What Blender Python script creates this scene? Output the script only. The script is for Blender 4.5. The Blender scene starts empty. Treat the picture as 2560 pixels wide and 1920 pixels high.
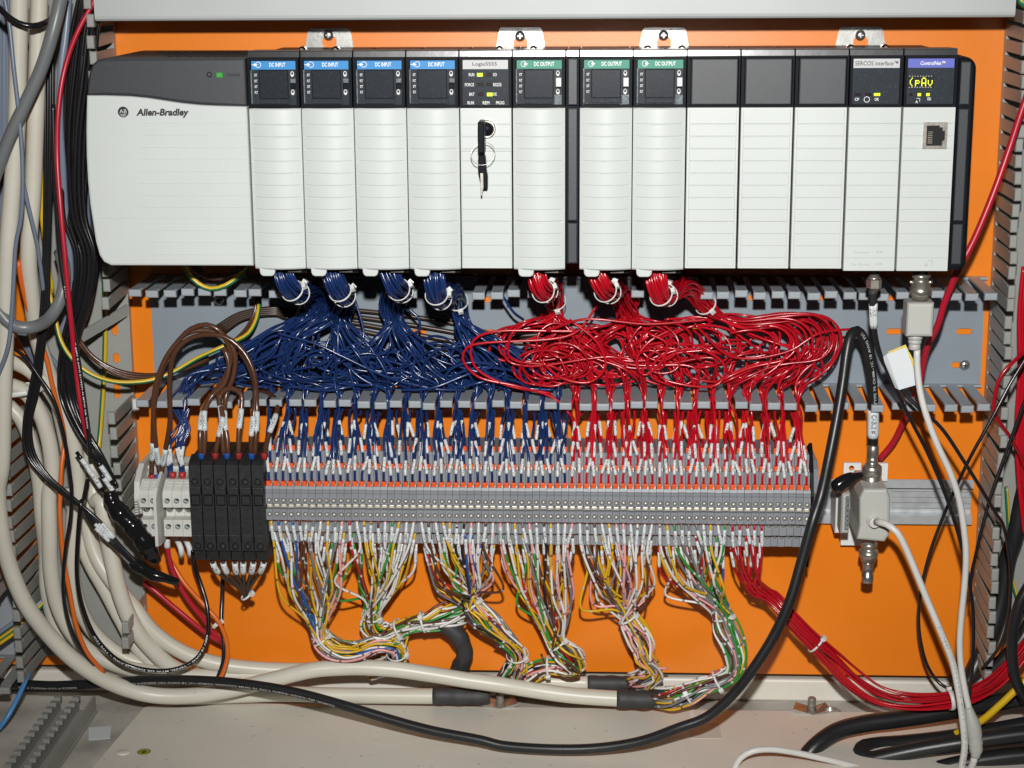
import bpy, bmesh, math, random
import numpy as np
from mathutils import Vector, Matrix
random.seed(7); RNG = np.random.default_rng(7)
SC = bpy.context.scene
COL = SC.collection

# ------------------------------------------------------------------ camera
CAM = np.array([.2316, -1.3376, .0973]); FPX = 4500.
TLT, YAW, ROL = [math.radians(a) for a in (13.383, 2.781, -.343)]
FW = np.array([-math.sin(YAW)*math.cos(TLT), math.cos(YAW)*math.cos(TLT), -math.sin(TLT)])
_r = np.array([math.cos(YAW), math.sin(YAW), 0.]); _u = np.cross(_r, FW)
RT = _r*math.cos(ROL) + _u*math.sin(ROL); UP = _u*math.cos(ROL) - _r*math.sin(ROL)
cd = bpy.data.cameras.new('camera'); cam = bpy.data.objects.new('camera', cd); COL.objects.link(cam)
cam.matrix_world = Matrix([[RT[0], UP[0], -FW[0], CAM[0]], [RT[1], UP[1], -FW[1], CAM[1]], [RT[2], UP[2], -FW[2], CAM[2]], [0, 0, 0, 1]])
cd.sensor_width = 36; cd.lens = 36*FPX/2560; cd.clip_start = .05; cd.clip_end = 50
SC.camera = cam
# ------------------------------------------------------------------ light: the camera's flash, a hand above the lens, and weak room light
w = bpy.data.worlds.new('World'); SC.world = w; w.use_nodes = True
bg = w.node_tree.nodes['Background']; bg.inputs[0].default_value = (1, .97, .92, 1); bg.inputs[1].default_value = .008
ld = bpy.data.lights.new('flash', 'SPOT'); ld.spot_size = math.radians(60); ld.spot_blend = 1.; ld.shadow_soft_size = .016; ld.energy = 83; ld.color = (1, .985, .96)
lo = bpy.data.objects.new('flash', ld); COL.objects.link(lo)
lo.location = CAM + np.array([.006, .0, .155])
lo.rotation_euler = (Vector((.21, 0, -.13)) - lo.location).to_track_quat('-Z', 'Y').to_euler()
SC.view_settings.view_transform = 'Standard'; SC.view_settings.look = 'None'; SC.view_settings.gamma = 1; SC.view_settings.exposure = 0
SC.view_settings.use_curve_mapping = False

# ------------------------------------------------------------------ pixel -> place (mm: x right, d out from the mounting plate, z up)
ZO = dict(A=(0, 0), B=(600, 0), C=(1250, 0), D=(1700, 0), E=(0, 600), F=(600, 640), G=(1250, 640), H=(1700, 640), I=(0, 1200), J=(600, 1200), K=(1250, 1200), L=(1700, 1200))
def ray(z, x, y):
    if z == 'W': a, b = x*2560/2212, y*2560/2212
    elif z == 'P': a, b = x, y
    else: a, b = ZO[z][0] + x/2.3047, ZO[z][1] + y/2.3047
    return FW + RT*(a - 1280)/FPX - UP*(b - 960)/FPX
def P(z, x, y, d):
    v = ray(z, x, y); t = (-d/1000 - CAM[1])/v[1]; q = CAM + v*t
    return np.array([q[0]*1000, d, q[2]*1000])
def Pz(z, x, y, h):
    v = ray(z, x, y); t = (h/1000 - CAM[2])/v[2]; q = CAM + v*t
    return np.array([q[0]*1000, -q[1]*1000, h])
def W3(p): return (p[0]/1000, -p[1]/1000, p[2]/1000)

# ------------------------------------------------------------------ materials
def mat(name, col, rough=.45, metal=0., spec=.5, bump=0., bscale=900., var=0., vscale=60., speck=None, objvar=0., emit=None, coat=0.):
    m = bpy.data.materials.new(name); m.use_nodes = True; nt = m.node_tree; b = nt.nodes['Principled BSDF']
    b.inputs['Base Color'].default_value = (*col, 1); b.inputs['Roughness'].default_value = rough; b.inputs['Metallic'].default_value = metal
    b.inputs['Specular IOR Level'].default_value = spec
    if coat: b.inputs['Coat Weight'].default_value = coat; b.inputs['Coat Roughness'].default_value = .12
    tc = nt.nodes.new('ShaderNodeTexCoord'); cur = None
    geo = nt.nodes.new('ShaderNodeNewGeometry')
    if var:
        n = nt.nodes.new('ShaderNodeTexNoise'); n.inputs['Scale'].default_value = vscale; n.inputs['Detail'].default_value = 5; nt.links.new(geo.outputs['Position'], n.inputs['Vector'])
        r = nt.nodes.new('ShaderNodeMapRange'); r.inputs[1].default_value = .3; r.inputs[2].default_value = .7; r.inputs[3].default_value = 1 - var; r.inputs[4].default_value = 1 + var*.4
        nt.links.new(n.outputs['Fac'], r.inputs[0])
        mx = nt.nodes.new('ShaderNodeMix'); mx.data_type = 'RGBA'; mx.blend_type = 'MULTIPLY'; mx.inputs['Factor'].default_value = 1
        mx.inputs[6].default_value = (*col, 1); nt.links.new(r.outputs[0], mx.inputs[7]); cur = mx.outputs[2]
    if speck:
        n = nt.nodes.new('ShaderNodeTexNoise'); n.inputs['Scale'].default_value = speck[0]; n.inputs['Detail'].default_value = 2; nt.links.new(geo.outputs['Position'], n.inputs['Vector'])
        r = nt.nodes.new('ShaderNodeValToRGB'); r.color_ramp.elements[0].position = speck[1]; r.color_ramp.elements[1].position = speck[1] + .12
        nt.links.new(n.outputs['Fac'], r.inputs[0])
        mx = nt.nodes.new('ShaderNodeMix'); mx.data_type = 'RGBA'; mx.inputs[6].default_value = (*col, 1); mx.inputs[7].default_value = (*speck[2], 1)
        if cur: nt.links.new(cur, mx.inputs[6])
        nt.links.new(r.outputs[0], mx.inputs['Factor']); cur = mx.outputs[2]
    if objvar:
        oi = nt.nodes.new('ShaderNodeObjectInfo'); r = nt.nodes.new('ShaderNodeMapRange'); r.inputs[3].default_value = 1 - objvar; r.inputs[4].default_value = 1 + objvar
        nt.links.new(oi.outputs['Random'], r.inputs[0])
        mx = nt.nodes.new('ShaderNodeMix'); mx.data_type = 'RGBA'; mx.blend_type = 'MULTIPLY'; mx.inputs['Factor'].default_value = 1; mx.inputs[6].default_value = (*col, 1)
        if cur: nt.links.new(cur, mx.inputs[6])
        nt.links.new(r.outputs[0], mx.inputs[7]); cur = mx.outputs[2]
    if cur: nt.links.new(cur, b.inputs['Base Color'])
    if bump:
        n = nt.nodes.new('ShaderNodeTexNoise'); n.inputs['Scale'].default_value = bscale; n.inputs['Detail'].default_value = 3; nt.links.new(geo.outputs['Position'], n.inputs['Vector'])
        bp = nt.nodes.new('ShaderNodeBump'); bp.inputs['Strength'].default_value = bump; bp.inputs['Distance'].default_value = .0004
        nt.links.new(n.outputs['Fac'], bp.inputs['Height']); nt.links.new(bp.outputs[0], b.inputs['Normal'])
    if emit:
        b.inputs['Emission Color'].default_value = (*emit[0], 1); b.inputs['Emission Strength'].default_value = emit[1]
    return m
def banded(name, col, band, period, width, rough=.35):
    # insulation with coloured rings along the length (u of the tube's map is metres along it)
    m = mat(name, col, rough); nt = m.node_tree; b = nt.nodes['Principled BSDF']
    uv = nt.nodes.new('ShaderNodeUVMap'); sp = nt.nodes.new('ShaderNodeSeparateXYZ'); nt.links.new(uv.outputs[0], sp.inputs[0])
    oi = nt.nodes.new('ShaderNodeObjectInfo')
    ad = nt.nodes.new('ShaderNodeMath'); ad.operation = 'MULTIPLY_ADD'; ad.inputs[1].default_value = .05; nt.links.new(oi.outputs['Random'], ad.inputs[0]); nt.links.new(sp.outputs[0], ad.inputs[2])
    dv = nt.nodes.new('ShaderNodeMath'); dv.operation = 'MODULO'; dv.inputs[1].default_value = period; nt.links.new(ad.outputs[0], dv.inputs[0])
    ls = nt.nodes.new('ShaderNodeMath'); ls.operation = 'LESS_THAN'; ls.inputs[1].default_value = width; nt.links.new(dv.outputs[0], ls.inputs[0])
    mx = nt.nodes.new('ShaderNodeMix'); mx.data_type = 'RGBA'; mx.inputs[6].default_value = (*col, 1); mx.inputs[7].default_value = (*band, 1)
    nt.links.new(ls.outputs[0], mx.inputs['Factor']); nt.links.new(mx.outputs[2], b.inputs['Base Color'])
    return m
def printed(name, col, ink, density=.5):
    # white marker sleeve with fine printed characters along the side that faces out (v near 0 or 1)
    m = mat(name, col, .5); nt = m.node_tree; b = nt.nodes['Principled BSDF']
    uv = nt.nodes.new('ShaderNodeUVMap'); sp = nt.nodes.new('ShaderNodeSeparateXYZ'); nt.links.new(uv.outputs[0], sp.inputs[0])
    oi = nt.nodes.new('ShaderNodeObjectInfo')
    cm = nt.nodes.new('ShaderNodeCombineXYZ')
    s1 = nt.nodes.new('ShaderNodeMath'); s1.operation = 'MULTIPLY'; s1.inputs[1].default_value = 1500; nt.links.new(sp.outputs[0], s1.inputs[0])
    s2 = nt.nodes.new('ShaderNodeMath'); s2.operation = 'MULTIPLY'; s2.inputs[1].default_value = 14; nt.links.new(sp.outputs[1], s2.inputs[0])
    s3 = nt.nodes.new('ShaderNodeMath'); s3.operation = 'MULTIPLY'; s3.inputs[1].default_value = 90; nt.links.new(oi.outputs['Random'], s3.inputs[0])
    for i, s in enumerate((s1, s2, s3)): nt.links.new(s.outputs[0], cm.inputs[i])
    n = nt.nodes.new('ShaderNodeTexNoise'); n.inputs['Scale'].default_value = 1.; n.inputs['Detail'].default_value = 0; nt.links.new(cm.outputs[0], n.inputs['Vector'])
    gt = nt.nodes.new('ShaderNodeMath'); gt.operation = 'GREATER_THAN'; gt.inputs[1].default_value = density; nt.links.new(n.outputs['Fac'], gt.inputs[0])
    pp = nt.nodes.new('ShaderNodeMath'); pp.operation = 'PINGPONG'; pp.inputs[1].default_value = .5; nt.links.new(sp.outputs[1], pp.inputs[0])
    lt = nt.nodes.new('ShaderNodeMath'); lt.operation = 'LESS_THAN'; lt.inputs[1].default_value = .13; nt.links.new(pp.outputs[0], lt.inputs[0])
    a1 = nt.nodes.new('ShaderNodeMath'); a1.operation = 'GREATER_THAN'; a1.inputs[1].default_value = .0022; nt.links.new(sp.outputs[0], a1.inputs[0])
    a2 = nt.nodes.new('ShaderNodeMath'); a2.operation = 'LESS_THAN'; a2.inputs[1].default_value = .0092; nt.links.new(sp.outputs[0], a2.inputs[0])
    cur = gt.outputs[0]
    for o in (lt, a1, a2):
        q = nt.nodes.new('ShaderNodeMath'); q.operation = 'MULTIPLY'; nt.links.new(cur, q.inputs[0]); nt.links.new(o.outputs[0], q.inputs[1]); cur = q.outputs[0]
    mx = nt.nodes.new('ShaderNodeMix'); mx.data_type = 'RGBA'; mx.inputs[6].default_value = (*col, 1); mx.inputs[7].default_value = (*ink, 1)
    nt.links.new(cur, mx.inputs['Factor']); nt.links.new(mx.outputs[2], b.inputs['Base Color'])
    return m
def split_colour(name, c1, c2, rough=.35):
    m = mat(name, c1, rough); nt = m.node_tree; b = nt.nodes['Principled BSDF']
    uv = nt.nodes.new('ShaderNodeUVMap'); sp = nt.nodes.new('ShaderNodeSeparateXYZ'); nt.links.new(uv.outputs[0], sp.inputs[0])
    ls = nt.nodes.new('ShaderNodeMath'); ls.operation = 'LESS_THAN'; ls.inputs[1].default_value = .5; nt.links.new(sp.outputs[1], ls.inputs[0])
    mx = nt.nodes.new('ShaderNodeMix'); mx.data_type = 'RGBA'; mx.inputs[6].default_value = (*c1, 1); mx.inputs[7].default_value = (*c2, 1)
    nt.links.new(ls.outputs[0], mx.inputs['Factor']); nt.links.new(mx.outputs[2], b.inputs['Base Color'])
    return m
M = dict(
 orange=mat('orange_paint', (.84, .222, .011), .30, bump=.25, bscale=1500, var=.06, vscale=12),
 plc=mat('light_grey_plastic', (.60, .635, .615), .33, bump=.10, bscale=2500, var=.03, vscale=20),
 plc2=mat('light_grey_ribs', (.54, .575, .56), .45),
 dark=mat('charcoal_plastic', (.036, .040, .046),   .42, bump=.22, bscale=3500, speck=(2500, .60, (.075, .082, .09))),
 black=mat('black_plastic', (.007, .008, .011), .42, spec=.08, bump=.1),
 blackm=mat('black_moulded_plastic', (.019, .019, .02), .5, bump=.3, bscale=1200, var=.35, vscale=200),
 lip=mat('black_gloss_lip', (.012, .013, .016), .24, spec=.9, bump=.1, bscale=150),
 window=mat('dark_window', (.035, .042, .05), .18, bump=.03, bscale=300, speck=(1100, .60, (.07, .08, .09))),
 window2=mat('darker_window', (.022, .027, .034), .2, bump=.03, bscale=300, speck=(1300, .6, (.05, .06, .07))),
 frost=mat('clear_plastic_edge', (.20, .24, .26), .2, var=.5, vscale=500),
 blue=mat('blue_label', (.012, .225, .56), .5), green=mat('green_label', (.022, .25, .165), .5), grey_l=mat('grey_label', (.52, .53, .53), .5), violet=mat('violet_label', (.10, .12, .50), .5),
 white=mat('white_ink', (.80, .81, .80), .5), ink=mat('black_ink', (.012, .012, .015), .5), ink_soft=mat('grey_ink', (.36, .39, .38), .5),
 wbit=mat('white_plastic', (.74, .76, .75), .4),
 led=mat('lit_led', (.5, .8, .02), .4, emit=((.62, .9, .0), 1.0)), ledg=mat('lit_green_led', (.02, .25, .02), .4, emit=((.01, .4, .01), .3)), ledoff=mat('unlit_led', (.02, .012, .012), .2),
 dots=mat('lit_display_dots', (.7, .75, .02), .4, emit=((.75, .85, .0), 1.0)),
 steel=mat('zinc_steel', (.56, .56, .54), .28, .9, bump=.15, bscale=500, var=.2, vscale=90), nickel=mat('nickel', (.60, .57, .50), .3, .85, var=.25, vscale=400), alu=mat('aluminium_rail', (.62, .65, .67), .42, .55, bump=.1, var=.18, vscale=120),
 brass=mat('contact_metal', (.78, .74, .62), .3, .6, var=.35, vscale=900), gold=mat('jumper_metal', (.80, .74, .60), .38, .35, var=.2, vscale=500), darkmetal=mat('dark_nickel', (.32, .30, .27), .3, 1.), rust=mat('dull_metal', (.28, .25, .21), .5, .3, var=.5, vscale=300),
 duct=mat('grey_duct_pvc', (.345, .38, .41), .38, bump=.1, var=.05, vscale=30), ductw=mat('warm_grey_duct_pvc', (.32, .325, .305), .42, bump=.1, var=.06, vscale=30), base=mat('duct_base_pvc', (.235, .275, .315), .45, bump=.15, bscale=500, var=.06, vscale=25), cover=mat('duct_cover', (.46, .48, .475), .45, var=.04, vscale=20),
 term=mat('terminal_grey', (.235, .248, .268), .42, bump=.1, objvar=.06), act=mat('orange_release_tab', (.83, .095, .010), .4, objvar=.1), gblock=mat('pale_terminal', (.60, .60, .56), .45, bump=.15, var=.05, vscale=80),
 wblue=mat('blue_insulation', (.011, .030, .115), .2, objvar=.25), wred=mat('red_insulation', (.46, .006, .016), .2, objvar=.18), wbrown=mat('brown_insulation', (.085, .036, .02), .22, objvar=.2), wbrown2=mat('dark_brown_insulation', (.045, .027, .018), .35), wblack=mat('black_insulation', (.012, .012, .014), .22, objvar=.3), worange=mat('orange_insulation', (.70, .14, .015), .35), wredthick=mat('crimson_cable', (.44, .012, .03), .35), wgrey=mat('grey_insulation', (.17, .18, .185), .35), wbg=mat('blue_grey_insulation', (.17, .21, .28), .35, objvar=.2), wyellow=mat('yellow_insulation', (.72, .46, .01), .4), wlblue=mat('sky_blue_insulation', (.08, .28, .62), .35),
 cream=mat('cream_sheath', (.63, .605, .515), .38, var=.07, vscale=25, bump=.06, bscale=200, speck=(160, .74, (.40, .38, .31))), coax=mat('black_coax', (.016, .0165, .018), .36, bump=.1, var=.2, vscale=60), rubber=mat('black_heatshrink', (.04, .04, .042), .6, bump=.5, bscale=250, var=.3, vscale=120), tape=mat('black_tape', (.010, .010, .011), .14, bump=.8, bscale=90), wsheath=mat('white_sheath', (.66, .655, .62), .4, var=.06), boot=mat('grey_moulding', (.47, .475, .44), .45),
 tie=mat('nylon_tie', (.70, .71, .68), .4), sleeve=printed('marker_sleeve', (.67, .70, .70), (.10, .10, .11), .61), sleevew=mat('plain_sleeve', (.60, .64, .65), .5), yg=split_colour('green_yellow_insulation', (.02, .17, .07), (.66, .43, .02)),
 cab=mat('cream_cabinet_paint', (.76, .73, .645), .45, bump=.15, bscale=700, var=.10, vscale=9, speck=(230, .70, (.22, .19, .15))), dirt=mat('dirty_cabinet_paint', (.58, .555, .50), .6, bump=.4, bscale=400, var=.4, vscale=22, speck=(700, .66, (.16, .14, .12))), cabgrey=mat('grey_cabinet_paint', (.33, .33, .305), .5, var=.1, vscale=15), gap=mat('dark_gap', (.01, .01, .01), .8),
 ferblue=mat('blue_ferrule', (.02, .10, .42), .4), ferred=mat('red_ferrule', (.40, .03, .03), .4), paper=mat('paper', (.68, .72, .74), .6), stickery=mat('yellow_sticker', (.72, .55, .12), .6),
)
STR = {}
for nm, c, bnd in (('white', (.74, .73, .70), (.03, .03, .03)), ('whiter', (.74, .73, .70), (.4, .02, .02)), ('yellow', (.70, .42, .012), (.03, .03, .03)), ('yellowg', (.70, .42, .012), (.5, .5, .5)), ('green', (.03, .27, .04), (.7, .7, .7)), ('pink', (.80, .36, .36), (.03, .03, .03)), ('grey', (.17, .18, .185), (.6, .6, .6)), ('brown', (.10, .035, .02), (.6, .6, .6)), ('red', (.42, .012, .015), (.7, .7, .7)), ('violet', (.16, .07, .26), (.16, .07, .26)), ('blue', (.02, .09, .36), (.02, .09, .36)), ('black', (.015, .015, .017), (.7, .7, .7))):
    STR[nm] = banded(nm + '_banded_insulation', c, tuple(.75*x+.25*y for x, y in zip(bnd, c)), .026, .0019)

# ------------------------------------------------------------------ mesh builder (mm, x/d/z)
class MB:
    def __init__(s): s.v = []; s.f = []; s.sm = []
    def add(s, v, f, smooth=False):
        o = len(s.v); s.v += [tuple(p) for p in v]; s.f += [tuple(i + o for i in q) for q in f]; s.sm += [smooth]*len(f); return s
    def box(s, x0, x1, d0, d1, z0, z1, c=0.):
        if c <= 0:
            v = [(x, d, z) for d in (d0, d1) for z in (z0, z1) for x in (x0, x1)]
            return s.add(v, [(0, 1, 3, 2), (4, 6, 7, 5), (0, 4, 5, 1), (2, 3, 7, 6), (0, 2, 6, 4), (1, 5, 7, 3)])
        def ring(i, d): return [(x0+i, d, z0+i), (x1-i, d, z0+i), (x1-i, d, z1-i), (x0+i, d, z1-i)]
        v = ring(0, d0) + ring(0, d1 - c) + ring(c*.35, d1 - c*.3) + ring(c, d1)
        f = [(3, 2, 1, 0)]
        for k in range(3):
            for i in range(4): f.append((k*4+i, k*4+(i+1) % 4, k*4+4+(i+1) % 4, k*4+4+i))
        f.append((12, 13, 14, 15)); return s.add(v, f)
    def prism(s, poly, d0, d1, c=0.):
        # polygon in (x, z), from d0 to d1, front edge rounded by c towards the polygon's middle
        n = len(poly); cx = sum(p[0] for p in poly)/n; cz = sum(p[1] for p in poly)/n
        rings = [(d0, 0), (d1, 0)] if c <= 0 else [(d0, 0), (d1 - c, 0), (d1 - c*.3, c*.3), (d1, c)]
        ins = []
        for i in range(n):
            a = np.array(poly[i-1]); b = np.array(poly[i]); e = np.array(poly[(i+1) % n])
            t1 = (b-a)/max(1e-6, np.linalg.norm(b-a)); t2 = (e-b)/max(1e-6, np.linalg.norm(e-b))
            nn = np.array([-(t1+t2)[1], (t1+t2)[0]]); L = np.linalg.norm(nn); nn = nn/L if L > 1e-6 else np.zeros(2); ins.append(nn)
        area = sum(poly[i-1][0]*poly[i][1] - poly[i][0]*poly[i-1][1] for i in range(n))
        sg = 1 if area > 0 else -1
        v = []; f = []
        for d, k in rings:
            for i in range(n): v.append((poly[i][0] + sg*ins[i][0]*k, d, poly[i][1] + sg*ins[i][1]*k))
        for k in range(len(rings)-1):
            for i in range(n): f.append((k*n+i, k*n+(i+1) % n, k*n+n+(i+1) % n, k*n+n+i))
        f.append(tuple(range(n))); f.append(tuple((len(rings)-1)*n + i for i in range(n)))
        return s.add(v, f)
    def prism_x(s, poly, x0, x1):
        n = len(poly); v = [(x, p[0], p[1]) for x in (x0, x1) for p in poly]
        f = [(i, (i+1) % n, n+(i+1) % n, n+i) for i in range(n)] + [tuple(range(n)), tuple(n+i for i in range(n))]
        return s.add(v, f)
    def prism_z(s, poly, z0, z1):
        n = len(poly); v = [(p[0], p[1], z) for z in (z0, z1) for p in poly]
        f = [(i, (i+1) % n, n+(i+1) % n, n+i) for i in range(n)] + [tuple(range(n)), tuple(n+i for i in range(n))]
        return s.add(v, f)
    def field(s, xs, zs, fn, dback, smooth=True):
        nx, nz = len(xs), len(zs); v = [(x, fn(x, z), z) for z in zs for x in xs]; f = []
        for j in range(nz-1):
            for i in range(nx-1): f.append((j*nx+i, j*nx+i+1, (j+1)*nx+i+1, (j+1)*nx+i))
        s.add(v, f, smooth)
        per = [(xs[i], zs[0], fn(xs[i], zs[0])) for i in range(nx)] + [(xs[-1], z, fn(xs[-1], z)) for z in zs[1:]] + [(xs[i], zs[-1], fn(xs[i], zs[-1])) for i in range(nx-2, -1, -1)] + [(xs[0], z, fn(xs[0], z)) for z in zs[-2:0:-1]]
        n = len(per); v = [(p[0], p[2], p[1]) for p in per] + [(p[0], dback, p[1]) for p in per]
        return s.add(v, [(i, n+i, n+(i+1) % n, (i+1) % n) for i in range(n)])
    def rev(s, pts, prof, seg=16, caps=True, smooth=True):
        # solid of revolution about the straight line pts[0] -> pts[1]; prof = [(t mm along, radius)]
        a = np.array(pts[0], float); b = np.array(pts[1], float); ax = (b-a)/np.linalg.norm(b-a)
        h = np.array([0, 1., 0]) if abs(ax[1]) < .8 else np.array([1., 0, 0])
        n = np.cross(ax, h); n /= np.linalg.norm(n); m = np.cross(ax, n)
        v = []; f = []
        for t, r in prof:
            for k in range(seg):
                an = 2*math.pi*k/seg; v.append(a + ax*t + (n*math.cos(an) + m*math.sin(an))*r)
        for j in range(len(prof)-1):
            for k in range(seg): f.append((j*seg+k, j*seg+(k+1) % seg, (j+1)*seg+(k+1) % seg, (j+1)*seg+k))
        s.add(v, f, smooth)
        if caps: s.add(v[:seg], [tuple(range(seg))]); s.add(v[-seg:], [tuple(range(seg))])
        return s
    def ring(s, c, u, w, ru, rw, r, seg=28, sides=8, arc=(0, 1)):
        # torus-like band, centre c, plane spanned by u and w
        c = np.array(c, float); u = np.array(u, float); w = np.array(w, float); nn = np.cross(u, w); nn /= np.linalg.norm(nn); v = []; f = []
        for k in range(seg):
            an = 2*math.pi*(arc[0] + (arc[1]-arc[0])*k/seg); e = u*math.cos(an)*ru + w*math.sin(an)*rw; o = e/np.linalg.norm(e)
            for j in range(sides):
                b = 2*math.pi*j/sides; v.append(c + e + (o*math.cos(b)*r[0] + nn*math.sin(b)*r[1]))
        for k in range(seg):
            for j in range(sides): f.append((k*sides+j, k*sides+(j+1) % sides, ((k+1) % seg)*sides+(j+1) % sides, ((k+1) % seg)*sides+j))
        return s.add(v, f, True)
    def holed(s, outer, holes, d0, d1):
        bm = bmesh.new(); loops = []
        for lp in [outer] + holes:
            vs = [bm.verts.new((p[0], 0, p[1])) for p in lp]; loops.append(vs)
            for i in range(len(vs)): bm.edges.new((vs[i], vs[(i+1) % len(vs)]))
        bmesh.ops.triangle_fill(bm, use_beauty=True, use_dissolve=False, edges=bm.edges[:])
        bm.verts.index_update(); vv = [v.co[:] for v in bm.verts]; ff = [tuple(v.index for v in f.verts) for f in bm.faces]
        bm.free(); n = len(vv)
        s.add([(p[0], d0, p[2]) for p in vv] + [(p[0], d1, p[2]) for p in vv], ff + [tuple(i+n for i in q) for q in ff])
        for lp in [outer] + holes:
            m = len(lp); s.add([(p[0], d, p[1]) for d in (d0, d1) for p in lp], [(i, (i+1) % m, m+(i+1) % m, m+i) for i in range(m)])
        return s
    def mesh(s, name, material, org=(0, 0, 0), recalc=True):
        me = bpy.data.meshes.new(name)
        me.from_pydata([((p[0]-org[0])/1000, -(p[1]-org[1])/1000, (p[2]-org[2])/1000) for p in s.v], [], s.f)
        me.polygons.foreach_set('use_smooth', s.sm)
        if recalc:
            bm = bmesh.new(); bm.from_mesh(me); bmesh.ops.remove_doubles(bm, verts=bm.verts, dist=1e-6); bmesh.ops.recalc_face_normals(bm, faces=bm.faces); bm.to_mesh(me); bm.free()
        me.materials.append(M[material] if isinstance(material, str) else material)
        return me
    def build(s, name, material, parent=None, org=None):
        # parts are written in scene millimetres; the parent's own place is taken off
        po = worg(parent) if parent else np.zeros(3)
        if org is None:
            org = po if parent else np.mean(np.array(s.v), axis=0)
        me = s.mesh(name, material, org)
        o = bpy.data.objects.new(name, me); COL.objects.link(o)
        dl = np.array(org) - po; o.location = (dl[0]/1000, -dl[1]/1000, dl[2]/1000)
        if parent: o.parent = parent
        o['_o'] = [float(a) for a in org]
        return o
def worg(o): return np.array(o['_o'])
def empty(name, p):
    o = bpy.data.objects.new(name, None); COL.objects.link(o); o.location = W3(p); o['_o'] = [float(a) for a in p]; o.empty_display_size = .01; return o
def tag(o, label=None, cat=None, group=None, kind=None):
    if label: o['label'] = label
    if cat: o['category'] = cat
    if group: o['group'] = group
    if kind: o['kind'] = kind
    return o
def dup(root, p, kids):
    # kids: list of (child, [grandchildren]) collected once
    c = root.copy(); COL.objects.link(c); c.location = W3(p); c['_o'] = [float(a) for a in p]
    out = []
    for k, gs in kids:
        q = k.copy(); COL.objects.link(q); q.parent = c; out.append(q)
        for g in gs:
            h = g.copy(); COL.objects.link(h); h.parent = q
    return c, out
def tree(root):
    return [(k, [g for g in COL.objects if g.parent == k]) for k in COL.objects if k.parent == root]
def place(me, name, p, parent):
    o = bpy.data.objects.new(name, me); COL.objects.link(o); po = worg(parent); o.location = W3(np.array(p) - po); o.parent = parent; o['_o'] = [float(a) for a in p]; return o

# ------------------------------------------------------------------ text as thin mesh
_TC = {}
def text2d(s, bold=0., shear=0., spacing=1.):
    k = (s, bold, shear, spacing)
    if k in _TC: return _TC[k]
    cu = bpy.data.curves.new('t', 'FONT'); cu.body = s; cu.size = 1; cu.offset = bold; cu.shear = shear; cu.space_character = spacing; cu.resolution_u = 3; cu.align_x = 'CENTER'; cu.align_y = 'CENTER'
    o = bpy.data.objects.new('t', cu); COL.objects.link(o)
    dg = bpy.context.evaluated_depsgraph_get(); me = bpy.data.meshes.new_from_object(o.evaluated_get(dg))
    v = np.array([p.co[:2] for p in me.vertices]) if len(me.vertices) else np.zeros((0, 2)); f = [tuple(p.vertices) for p in me.polygons]
    bpy.data.objects.remove(o); bpy.data.curves.remove(cu); bpy.data.meshes.remove(me)
    v[:, 0] -= (v[:, 0].min() + v[:, 0].max())/2; v[:, 1] -= (v[:, 1].min() + v[:, 1].max())/2
    _TC[k] = (v, f); return v, f
def text(s, c, width, height, material, parent, name='lettering', bold=0., shear=0., rot=0., up=None):
    # c = centre (x, d, z) of the writing, width/height of the whole word in mm
    v, f = text2d(s, bold, shear); a = v.copy()
    a[:, 0] *= width/np.ptp(v[:, 0]); a[:, 1] *= height/np.ptp(v[:, 1])
    ca, sa = math.cos(rot), math.sin(rot)
    mb = MB(); mb.add([(c[0] + p[0]*ca - p[1]*sa, c[1], c[2] + p[0]*sa + p[1]*ca) for p in a], f)
    return mb.build(name, material, parent) if parent else mb

# ------------------------------------------------------------------ curves and tubes
def spline(pts, step=3.0):
    p = np.array(pts, float)
    if len(p) == 2: n = max(2, int(np.linalg.norm(p[1]-p[0])/step)); return np.array([p[0] + (p[1]-p[0])*t for t in np.linspace(0, 1, n+1)])
    q = np.vstack([2*p[0]-p[1], p, 2*p[-1]-p[-2]]); out = []
    for i in range(1, len(q)-2):
        p0, p1, p2, p3 = q[i-1], q[i], q[i+1], q[i+2]
        t1 = max(1e-3, np.linalg.norm(p1-p0)**.5); t2 = t1 + max(1e-3, np.linalg.norm(p2-p1)**.5); t3 = t2 + max(1e-3, np.linalg.norm(p3-p2)**.5)
        n = max(2, int(np.linalg.norm(p2-p1)/step)); t = np.linspace(t1, t2, n, endpoint=False)[:, None]
        A1 = (t1-t)/t1*p0 + t/t1*p1; A2 = (t2-t)/(t2-t1)*p1 + (t-t1)/(t2-t1)*p2; A3 = (t3-t)/(t3-t2)*p2 + (t-t2)/(t3-t2)*p3
        B1 = (t2-t)/t2*A1 + t/t2*A2; B2 = (t3-t)/(t3-t1)*A2 + (t-t1)/(t3-t1)*A3
        out.append((t2-t)/(t2-t1)*B1 + (t-t1)/(t2-t1)*B2)
    return np.vstack(out + [p[-1:]])
def frames(c):
    t = np.gradient(c, axis=0); t /= np.linalg.norm(t, axis=1)[:, None] + 1e-12
    n = np.zeros_like(c); cur = np.array([0, 1., 0])
    for i in range(len(c)):
        cur = cur - t[i]*(cur @ t[i]); l = np.linalg.norm(cur)
        if l < 1e-3: cur = np.array([.3, .8, .5]); cur = cur - t[i]*(cur @ t[i]); l = np.linalg.norm(cur)
        # drift back so that the printed side keeps facing out of the cabinet
        w = np.array([0, 1., 0]) - t[i]*t[i][1]; cur = cur/l + .25*w; cur = cur - t[i]*(cur @ t[i]); cur /= np.linalg.norm(cur); n[i] = cur
    return t, n, np.cross(t, n)
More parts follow.
